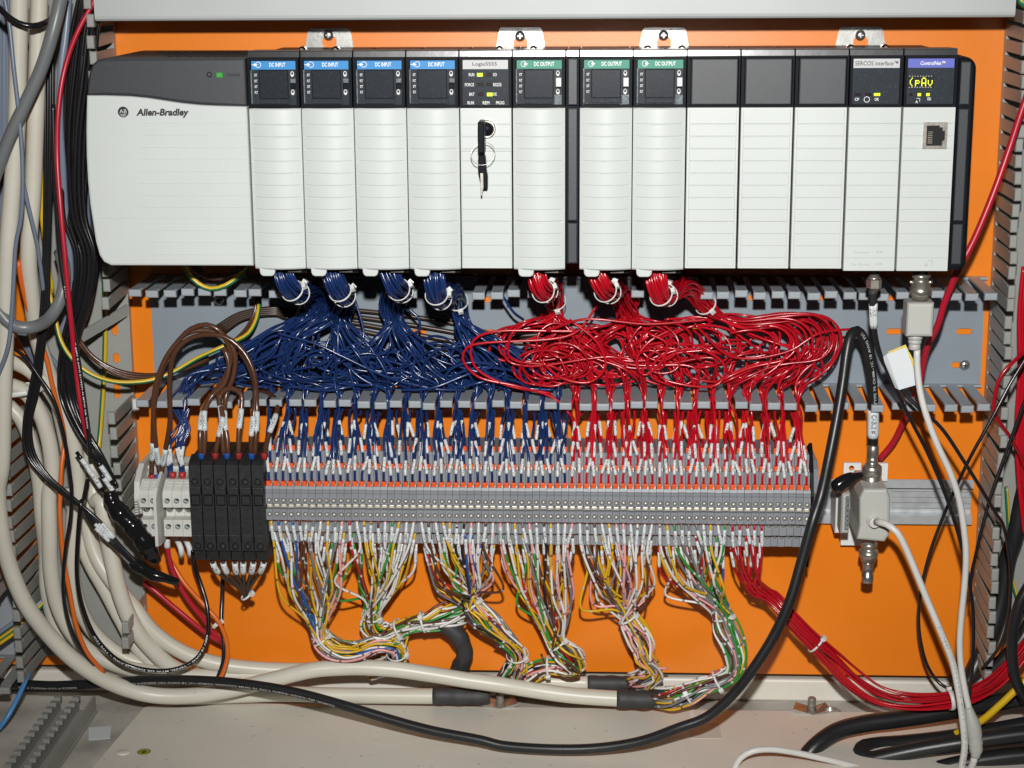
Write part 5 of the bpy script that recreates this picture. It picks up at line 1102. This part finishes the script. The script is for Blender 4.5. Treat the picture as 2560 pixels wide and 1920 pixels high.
cable('yellow_cable', 'short yellow cable showing under the lowest black cable', 'L 1500,1610,90 1600,1650,94 1750,1690,98', 2.4, 'wyellow', sides=10)
cable('earth_wire', 'green and yellow earth wire behind the fat cable in the upright duct', 'H 1880,1330,8 1895,1600,8; L 1900,480,10 1930,640,12 1965,730,14 2020,800,16', 1.6, 'yg', 'wire')
cable('earth_wire', 'green and yellow earth wire showing above the end of the top duct', 'D 1950,-40,60 1965,10,62 2010,40,62', 2.6, 'yg', 'wire')

# cables in the upright duct on the left
def blk(spec, r=1.45, lab='black wire in the thick bunch inside the upright duct', grp='black wires in the upright duct'):
    return cable('black_wire', lab, spec, r, 'wblack', 'wire', grp, 8)
for k in range(26):
    a = k/25.; x1 = 400 + 150*a + jit(10); x2 = 365 + 140*a + jit(14); x3 = 375 + 120*a + jit(12); x4 = 400 + 130*a + jit(12); d0 = 24 + 40*random.random()
    e5 = 345 + 90*a + jit(8); e6 = 355 + 85*a + jit(6); e7 = 430 + 70*a + jit(6); e8 = 560 + 55*a + jit(4)
    blk('A %d,-40,%d %d,120 %d,400 %d,800,%d; A %d,1250; E %d,80,%d %d,350 %d,560 %d,760 %d,900,%d %d,1080 %d,1250,%d %d,1420,78' % (x1+60, d0, x1+25, x1-15*(1-a), x2, d0+8*jit(1), x3, x4+35, d0, x4+20-20*a, e5+25, e5, e6, d0*.5+30, e7, e8-20, 68, 640+35*a), 1.5)
for k in range(4):
    a = k*9 - 14
    o, c = blk('A %d,300,70 %d,800,74; E %d,100,76 %d,400,78 %d,650,78 %d,850,76 %d,1050,76 %d,1230,78 %d,1360,80 %d,1470,82 %d,1560,84; I %d,250,84 %d,380,84 %d,490,84' % (285+a*1.6, 282+a*1.5, 268+a, 258+a*1.3, 230+a*1.2, 200+a*1.6, 160+a*1.3, 175+a*1.7, 265+a*1.2, 390+a, 500+a*.6, 560+a*2, 680+a*1.2, 790+a), 1.5, 'black wire of the four that swing wide and return to the taped bundle', 'black wires swinging to the tape')
    L_ = at_len(c, 'I', 540+a*1.4, 275-a*.8, 84); tube('marker_sleeve', sub(c, L_, L_+14, 6), 1.9, 'sleeve', o, 10)
for k, (x, y) in enumerate(((490, 1290), (545, 1370), (600, 1330), (620, 1400))):
    c = path('E %d,%d,80 %d,%d,80 %d,%d,80' % (x-50, y-70, x, y, x+50, y+80)); o = tube('black_wire', c, 1.5, 'wblack', None, 8); tag(o, 'black wire with a white sleeve entering the black taped wrap', 'wire', 'sleeved black wires at the tape')
    L_ = arclen(c)[-1]; tube('marker_sleeve', sub(c, L_*.28, L_*.28+13, 6), 1.95, 'sleeve', o, 10)
tp_ = path('E 630,1440,80; I 640,110,80 690,190,82 760,260,82 820,340,82 870,420,80 905,470,76', 2.0); n_ = len(tp_)
o = tube('taped_bundle', tp_, np.array([np.interp(i/(n_-1), [0, .1, .3, .6, .85, 1], [4.2, 5.6, 7.2, 7.4, 6.6, 3.4])*(1 + .07*math.sin(i*.9) + .05*math.sin(i*2.1+1)) for i in range(n_)]), 'tape', None, 14); tag(o, 'glossy black taped bundle ending beside the pale screw terminals', 'taped bundle')
tp_ = path('I 760,470,80 820,510,82 880,545,84 950,565,84 1025,590,80', 2.0); n_ = len(tp_)
o = tube('taped_bundle', tp_, np.array([np.interp(i/(n_-1), [0, .2, .5, 1], [4.2, 5.2, 4.6, 2.6])*(1 + .08*math.sin(i*.9)) for i in range(n_)]), 'tape', None, 14); tag(o, 'smaller glossy taped tail over the orange plate below the screw terminals', 'taped bundle')
cable('red_wire', 'thick red wire running straight down in front of the black wires', 'A 560,-30,60 540,10,62 440,200,70 372,400,78 338,620,82 330,900,84 348,1180,90 372,1450,92; E 382,180,92 410,480,90 440,760,84 470,980,84 505,1150,78', 1.85, 'wredthick', 'wire', sides=12)
o, c = cable('black_wire', 'black wire with white printing beside the thick red wire', 'A 305,600,80 312,900,82 330,1250,82; E 345,60,82 380,300,84 425,540,86 458,740,86 490,960,86 512,1130,80 522,1250,72', 1.8, 'wblack', 'wire', None, 10)
s1 = at_len(c, 'E', 372, 260, 84); s2 = at_len(c, 'E', 505, 1080, 84)
text_on(c, 1.8, 'E119231-N MTW OR (UL) GR 600V 8 AWG E119231-N MTW OR THHN', s1, 1.3, s2-s1, 'white', o, .1)
cable('grey_cable', 'thick mid grey cable slanting across the cream ones out of the panel', 'A 360,-60,118 335,60,118 300,200,120 240,390,120 150,590,120 70,760,120 -10,960,118 -60,1100,114', 4.6, 'wgrey', sides=14)
cable('grey_cable', 'dark grey cable hanging in a loop across the cream cables', 'A 345,1450,58; E 372,180,68 352,330,74 285,450,84 170,505,104 70,490,106 10,430,106 -60,330,104', 4.6, 'wgrey', sides=14)
cable('grey_cable', 'glossy pale grey cable beside the thick red wire', 'A 398,-40,62 378,200,66 350,420,68 345,700,66 360,950,58 375,1200,48; E 400,60,40 410,300,32', 2.6, 'wbg', sides=12)
cable('grey_wire', 'thin blue-grey wire running down in front of the outermost cream cable', 'A 20,-40,118 55,150,120 78,380,122 108,650,122 130,950,122 122,1250,120; E 92,20,118 72,350,116 45,620,114 -20,800,110', 1.5, 'wbg', 'wire')
cable('grey_wire', 'thin blue-grey wire branching across the second cream cable', 'A 130,1030,118 155,1150,112 190,1300,104; E 215,30,96 240,200,84 255,330,74', 1.4, 'wbg', 'wire')
for k in range(6):
    cable('grey_wire', 'blue-grey wire hanging behind the outermost cream cable', 'A %d,-40,40 %d,300,40 %d,700,40 %d,1300,40' % (5+k*9, 2+k*9+jit(4), 8+k*7, 0+k*8), 1.5, 'wbg', 'wire', 'blue-grey wires behind the cream cables')
for k in range(12):
    cable('grey_wire', 'blue-grey wire in the ribbon-like row behind the cream cables', 'E %d,%d,18 %d,%d,20 %d,%d,18' % (80+k*8, 520+k*4-40, 130+k*13, 590+k*5, 200+k*14, 680+k*4+30), 1.6, 'wbg', 'wire', 'blue-grey row')
for k in range(9):
    cable('grey_wire', 'blue-grey wire deep in the upright duct behind the black bunch', 'A %d,700,10 %d,1100,10; E %d,0,10 %d,300,10 %d,560,10' % (430+k*9, 440+k*8+jit(5), 455+k*8, 420+k*11, 330+k*12), 1.6, 'wbg', 'wire', 'blue-grey wires deep in the duct')
cable('yellow_wire', 'yellow wire beside the second cream cable', 'A 250,560,66 243,900,66 240,1200,62; E 262,20,58 275,130,50 300,300,44', 1.9, 'wyellow', 'wire')
cable('black_wire', 'black cable arching across the tops of the cream cables', 'A -30,20,126 40,90,128 110,135,128 190,150,126 280,120,112 340,60,90', 2.1, 'wblack', 'wire', None, 10)
cable('black_wire', 'black wire leaving upward behind the end of the top duct', 'A 420,260,30 470,190,34 540,140,40 600,120,30', 2.0, 'wblack', 'wire', None, 10)
cable('orange_wire', 'orange wire threading down between the cream cables', 'E 105,120,86 125,250,82 160,390,74 215,540,66 270,690,64 305,850,62 345,1000,60 372,1150,64 355,1300,70 345,1500,74; I 345,200,76 365,440,78 400,640,80 440,840,80 500,990,76 560,1065,70 600,1110,66', 1.75, 'worange', 'wire', sides=10)
cable('orange_wire', 'orange wire from the divider plate curling round to the cabinet floor', 'I 985,470,40 1060,590,44 1180,725,50 1262,820,52 1305,930,52 1310,1020,52 1285,1110,52 1255,1170,52', 1.7, 'worange', 'wire')
o, c = cable('red_wire', 'thick red wire with white sleeve dropping from the pale screw terminals', 'I 962,330,58 965,400,58 995,520,52 1075,675,46 1175,805,42 1270,930,38', 1.9, 'wredthick', 'wire', sides=10)
tube('marker_sleeve', sub(c, 1, 8, 5), 2.4, 'sleevew', o, 10)
cable('red_wire', 'thick red wire slanting over the orange plate to join the orange wire', 'I 830,590,40 895,640,42 1000,730,42 1100,812,42 1200,890,40 1285,940,36', 1.9, 'wredthick', 'wire', sides=10)
tie([P('I', 1200, 780, 46), P('I', 1250, 830, 46), P('I', 1290, 890, 46)], .5, 4.5, 'small white cable tie joining the orange and red wires on the orange plate', head=(.5, .8))
tie([P('E', 90, 760, 60), P('E', 110, 880, 60), P('E', 130, 960, 60)], .5, 16, 'milky nylon strap round the cream cables', r=(.5, 2.2), head=(.8, .6), flat=1.25)
cable('black_wire', 'thin black wire wandering down in front of the cream cables', 'E 80,625,80 150,680,82 220,780,84 300,900,86 350,1050,86 385,1220,86 410,1400,86; I 412,30,86 408,200,84 375,420,84 365,640,84 400,830,80 470,980,76 545,1065,70', 1.5, 'wblack', 'wire', None, 8)
o, c = cable('black_wire', 'black printed wire hanging in a deep loop and rising to the fuse terminals', 'E 505,1380,66 480,1500,76; I 470,120,82 448,350,84 445,560,84 478,740,82 560,920,78 700,1050,74 880,1098,72 1030,1085,70 1140,1020,66 1195,900,60 1195,740,54 1160,610,48 1122,500,46 1108,400,50', 1.7, 'wblack', 'wire', None, 10)
text_on(c, 1.7, '600V 10 AWG -- TEFZEL MTW OR THHN 10 AWG -- TYPE TEW', at_len(c, 'I', 540, 890, 79), 1.3, 110, 'white', o, .1, True)
cable('black_wire', 'black wire dropping from behind the fuse terminals beside the orange wire', 'I 1285,540,30 1280,680,34 1275,800,40 1288,930,46 1285,1050,50 1250,1150,50', 1.7, 'wblack', 'wire', None, 8)
cable('blue_wire', 'sky blue wire leaving the short duct at the cabinet corner', 'I 180,1060,40 150,1150,60 100,1260,74 40,1370,84 -30,1460,88', 1.9, 'wlblue', 'wire')
cable('grey_wire', 'grey wire crossing behind the outermost cream cable into the short duct', 'I -20,890,40 80,820,36 180,750,32 260,680,26', 1.7, 'wbg', 'wire')
cable('earth_wire', 'green and yellow wire crossing behind the outermost cream cable', 'I -20,930,42 80,860,38 180,780,34 270,690,28', 1.9, 'yg', 'wire')
cable('yellow_wire', 'yellow wire under the grey one at the short duct', 'I -20,955,44 80,885,40 180,800,36', 1.4, 'wyellow', 'wire')
# earth and brown wires crossing towards the duct
cable('earth_wire', 'green and yellow earth wire sagging from the cable duct across to the brown wires', 'A 255,1400,50; E 285,300,56 315,430,60 350,580,64 420,690,66 520,770,66 650,815,62 800,818,56 900,800,52 1000,760,48 1130,685,44 1250,630,42 1340,590,38 1430,540,30 1480,450,22 1495,360,16', 1.75, 'yg', 'wire')
cable('earth_wire', 'green and yellow earth wire hanging straight down over the bare duct base', 'E 598,150,26 602,300,20 606,500,14 600,750,12 588,950,12 575,1130,14 560,1250,20', 1.9, 'yg', 'wire')
cable('earth_wire', 'green and yellow earth wire looping below the power supply', 'E 1055,120,70 1085,190,70 1140,250,70 1215,282,70 1300,262,70 1370,215,66 1430,160,60', 1.9, 'yg', 'wire')
for k in range(3): cable('brown_wire', 'brown wire looping below the power supply beside the earth wire', 'E %d,110,66 %d,170,66 %d,215,66 %d,225,66 %d,190,62 %d,130,56' % (1080+k*25, 1120+k*20, 1190+k*8, 1250+k*8, 1330+k*12, 1400+k*15), 1.4, 'wbrown', 'wire', 'brown loops under the power supply')
for k in range(3):
    cable('brown_wire', 'brown wire sagging beside the earth wire out of the cable duct', 'E %d,%d,56 %d,%d,58 %d,%d,56 %d,%d,52 %d,%d,46 %d,%d,40 %d,%d,30' % (440+jit(8), 560+k*14, 540+k*5, 675+k*10, 680, 752+k*12, 800, 775+k*14, 920, 775+k*8, 1060, 745-k*6, 1200, 690-k*10), 1.5, 'wbrown', 'wire', 'brown wires sagging by the earth wire')
for k in range(4):
    cable('brown_wire', 'dark brown wire lying along the duct base behind the blue wires', 'E %d,%d,14 %d,%d,12 %d,%d,10; F %d,%d,8 %d,%d,8 %d,%d,8 %d,%d,6 %d,%d,6' % (1250+k*14, 500+k*8, 1380+k*8, 425+k*9, 1600, 392+k*12, 250, 310+k*14, 620, 310+k*35, 1190, 380+k*52, 1500, 455+k*40, 1900, 440+k*60), 1.7, 'wbrown2', 'wire', 'dark brown wires on the duct base')
for k in range(4):
    cable('brown_wire', 'brown wire dropping through the upper duct wall into the earth wire run', 'E %d,300,10 %d,400,12 %d,500,18 %d,570,26 %d,640,32' % (1475+k*7, 1470+k*8, 1425+k*9, 1360+k*8, 1270+k*10), 1.3, 'wbrown', 'wire', 'brown wires through the upper wall')
BR = [('E 920,1335,66 900,1200,72 884,1000,74 895,850,74 950,690,74 1020,590,72 1100,512,72 1190,488,72 1262,520,72 1312,595,70 1330,690,68 1290,800,68 1215,900,70 1165,1000,76 1153,1120,84 1155,1235,86', 1), ('E 930,1340,66 955,1200,72 980,1040,74 978,800,74 1005,650,74 1085,572,72 1185,545,72 1300,560,72 1400,640,72 1460,760,74 1480,950,76 1475,1120,84 1468,1240,86', 1), ('E 872,1345,66 880,1180,72 890,950,72 920,790,72 985,640,70 1075,540,70 1190,520,68 1290,560,68 1352,650,68 1345,780,68 1302,900,70 1295,1050,80 1310,1150,84 1315,1235,86', 1),
      ('E 1240,1240,86 1262,1120,84 1285,1010,80 1262,930,74 1285,870,72 1340,855,72 1390,890,74 1392,960,76 1378,1080,82 1374,1240,86', 1), ('E 1175,1240,86 1180,1120,84 1180,980,78 1220,900,72 1290,830,70 1320,720,68 1290,620,66', 0), ('E 1290,1240,86 1280,1120,84 1275,1000,78 1255,880,72', 0), ('E 1445,1240,86 1448,1120,84 1462,1000,78 1468,840,74 1430,720,70 1380,640,66', 0), ('E 1522,1245,84 1545,1130,82 1580,1040,78 1600,950,66 1560,890,54 1480,870,40', 0)]
for k, (sp, both) in enumerate(BR):
    o, c = cable('brown_wire', 'brown wire with +24DC sleeve arching out of the duct to the black fuse terminals', sp, 1.85, 'wbrown', 'wire', 'brown supply wires', 10)
    S = arclen(c)[-1]
    if sp.startswith('E 9') or sp.startswith('E 8'): spots = [(7 + 5*(k == 2), 0), (S-32, 1)]
    elif k == 3: spots = [(14, 0), (S-34, 1)]
    else: spots = [(14 + 4*(k % 3), 0)]
    for (a_, up_) in spots:
        cs = sub(c, a_, a_+14.5, 6); tube('marker_sleeve', cs, 2.1, 'sleevew', o, 12)
        text_on(c, 2.12, '+24DC', a_+3, 1.7, 8.5, 'ink', o, .0, bool(up_))
for x, m in ((1160, 'ferblue'), (1240, 'ferred'), (1308, 'ferblue'), (1376, 'ferred'), (1450, 'ferblue'), (1522, 'ferred')):
    q = P('E', x, 1262, 86); q2 = P('E', x, 1228, 86); f = MB().rev((q, q2), [(0, 2.2), (4, 2.6), (abs(q2[2]-q[2]), 2.8)], 12).build('ferrule', m); tag(f, '%s wire ferrule pushed into the top of a black fuse terminal' % ('blue' if m == 'ferblue' else 'dark red'), 'ferrule', ('blue' if m == 'ferblue' else 'red') + ' ferrules on the fuse terminals')
for x, m in ((330, 'ferred'), (420, 'ferblue'), (618, 'ferred'), (750, 'ferred')):
    q = S5(x, 425, 64); q2 = S5(x, 330 if x > 500 else 365, 63); f = MB().rev((q, q2), [(0, 2.0), (abs(q2[2]-q[2]), 3.0)], 12).build('ferrule', m); tag(f, '%s ferrule pushed into the top of a pale screw terminal' % ('blue' if m == 'ferblue' else 'dark red'), 'ferrule', ('blue' if m == 'ferblue' else 'red') + ' ferrules on the screw terminals')
# jumper leads under the fuse block, gathered by a tie
for k, x in enumerate((1225, 1285, 1352, 1400, 1458, 1518)):
    o, c = cable('black_wire', 'short dark lead with white sleeve under the black fuse terminals', 'I %d,455,80 %d,480,80 %d,520,78 %d,580,72 %d,630,68 %d,672,66' % (x, x+2, x+(1410-x)*.12, x+(1410-x)*.5, x+(1415-x)*.85, 1415+k*3), 1.6, 'wbrown2', 'wire', 'dark leads under the fuse terminals', 8)
    tube('marker_sleeve', sub(c, 3, 13, 5), 2.3, 'sleeve', o, 10)
tie([P('I', 1390, 640, 68), P('I', 1420, 665, 67), P('I', 1435, 690, 66)], .5, 4.6, 'white cable tie bunching the dark leads below the fuse terminals', head=(.5, .9))
for x in (1035, 1085):
    c = path('I %d,330,40 %d,360,46 %d,395,50 %d,440,44' % (x-25, x-8, x+8, x+10)); o = tube('marker_sleeve', c, 2.2, 'sleeve', None, 10); tag(o, 'white printed sleeve poking out below the pale screw terminals', 'sleeve', 'sleeves below the screw terminals')

# ================================================================== small things on the cabinet floor
def wing(z, x, y, lab):
    q = Pz(z, x, y, FZ+8); o = empty('stud_clip', (q[0], q[1], FZ+6)); tag(o, lab, 'clip')
    MB().rev(((q[0]+1, q[1]-2, FZ+2), (q[0]+1, q[1]-2, FZ+20)), [(0, 3.2), (14, 3.2), (15, 2.4)], 12).build('stud', 'rust', o)
    MB().add([(q[0]-14, q[1]+3, FZ+9), (q[0]+1, q[1]+7, FZ+6.5), (q[0]+15, q[1]+3, FZ+9), (q[0]+12, q[1]-7, FZ+11), (q[0]+1, q[1]-4, FZ+8), (q[0]-11, q[1]-7, FZ+11)] + [(q[0]-14, q[1]+3, FZ+7), (q[0]+1, q[1]+7, FZ+4.5), (q[0]+15, q[1]+3, FZ+7), (q[0]+12, q[1]-7, FZ+9), (q[0]+1, q[1]-4, FZ+6.2), (q[0]-11, q[1]-7, FZ+9)], [(0, 1, 4, 5), (1, 2, 3, 4), (6, 11, 10, 7), (7, 10, 9, 8), (0, 6, 7, 1), (1, 7, 8, 2), (2, 8, 9, 3), (3, 9, 10, 4), (4, 10, 11, 5), (5, 11, 6, 0)]).build('wings', 'steel', o)
wing('K', 1790, 1320, 'bent zinc clip on a stud beside a frayed metal strap'); wing('J', 1490, 1285, 'bent zinc clip on a stud under the cream cable')
for k in range(4): cable('earth_strap_strand', 'frayed bright strand of a metal earthing strap on the floor', 'K %d,%d,26 %d,%d,28 %d,%d,26 %d,%d,22' % (1860, 1325+k*4, 1905, 1312+k*6, 1945, 1322+k*3, 1990+k*6, 1365+k*8), .7, 'steel', 'strap', 'earthing strap strands')
q = Pz('I', 830, 1567, H); st_ = MB().prism_z([(q[0]+4.9*math.cos(a), q[1]+4.9*math.sin(a)) for a in np.linspace(0, 2*math.pi, 26, endpoint=False)], H, H+.25).build('earth_sticker', mat('earth_yellow', (.36, .33, .03), .5)); tag(st_, 'round yellow earth-symbol sticker on the cream floor panel', 'sticker')
def onfloor(mb, x0, x1, d0, d1, h): mb.box(q[0]+x0, q[0]+x1, q[1]+d0, q[1]+d1, h, h+.2)
mb = MB(); onfloor(mb, -2.4, 2.4, -.2, .4, H+.25); onfloor(mb, -1.6, 1.6, 1.0, 1.5, H+.25); onfloor(mb, -.8, .8, 2.0, 2.5, H+.25); onfloor(mb, -.3, .3, -3, -.2, H+.25); mb.build('earth_symbol', 'ink', st_)
mb = MB()
for k in range(26):
    a, b = 2*math.pi*k/26, 2*math.pi*(k+1)/26; f = lambda t, r: (q[0]+r*math.cos(t), q[1]+r*math.sin(t), H+.4)
    mb.add([f(a, 4.9), f(b, 4.9), f(b, 4.4), f(a, 4.4)], [(0, 1, 2, 3)])
mb.build('border', 'ink', st_)
q = Pz('I', 710, 1570, H); MB_ = MB().rev(((q[0], q[1], H), (q[0], q[1], H+2)), [(0, 4.8), (.5, 4.8), (.8, 4.2), (.85, .1)], 26, caps=False).build('hole_plug', 'cab'); tag(MB_, 'round cream plug in the floor panel beside the yellow sticker', 'plug')
pp = [Pz('I', x, y, FZ+.3) for x, y in ((512, 1428), (640, 1418), (635, 1490), (510, 1500))]
o = MB().prism_z([(a[0], a[1]) for a in pp], FZ+.2, FZ+.5).build('paper_label', 'paper'); tag(o, 'small blank white paper label stuck on the cabinet floor', 'label')
q = Pz('K', 1155, 1365, H); mb = MB(); mb.box(q[0]-8, q[0]-5, q[1]-10, q[1]+8, H, H+.3); mb.box(q[0]-5, q[0]+4, q[1]-2, q[1]+1, H, H+.3); mb.box(q[0]+1, q[0]+4, q[1]-10, q[1]-2, H, H+.3)
o = mb.build('paint_mark', 'white'); tag(o, 'white paint mark on the floor panel under the black coax loop', 'mark')
q = Pz('K', 1180, 1445, H); o = MB().box(q[0]-12, q[0]+12, q[1]-14, q[1]+14, H, H+.25).build('paper_label', mat('cream_label', (.60, .57, .50), .5)); tag(o, 'faint cream label square on the floor panel under the black coax loop', 'label')
# slotted duct lying on the floor, running out towards the viewer
fd = empty('floor_duct', Pz('I', 330, 1450, FZ)); tag(fd, 'shallow slotted duct lying on the cabinet floor beside the floor panel', 'wiring duct')
r1 = [Pz('I', 350, 1240, FZ+14), Pz('I', 40, 1640, FZ+14)]; r2 = [Pz('I', 450, 1240, FZ+14), Pz('I', 165, 1640, FZ+14)]; r3 = [Pz('I', 525, 1235, FZ+10), Pz('I', 330, 1660, FZ+10)]
xA, xB, xC = (r1[0][0]+r1[1][0])/2, (r2[0][0]+r2[1][0])/2, (r3[0][0]+r3[1][0])/2; dn, df = r1[0][1], r1[1][1]+40
MB().box(xA-2, xC+2, dn, df, FZ+.3, FZ+2).build('base', 'cabgrey', fd)
for xx, hh in ((xA, 12), (xB, 12), (xC, 14)): MB().box(xx-.8, xx+.8, dn, df, FZ+2, FZ+hh).build('wall', 'cabgrey', fd)
th_ = MB().box(-2.6, 2.6, -2.6, 2.6, 0, 3.4).mesh('finger_tip', 'ductw', (0, 0, 0))
for xx in (xA, xB):
    dd = dn+4
    while dd < df: place(th_, 'finger_tip', (xx, dd, FZ+11.5), fd); dd += 11
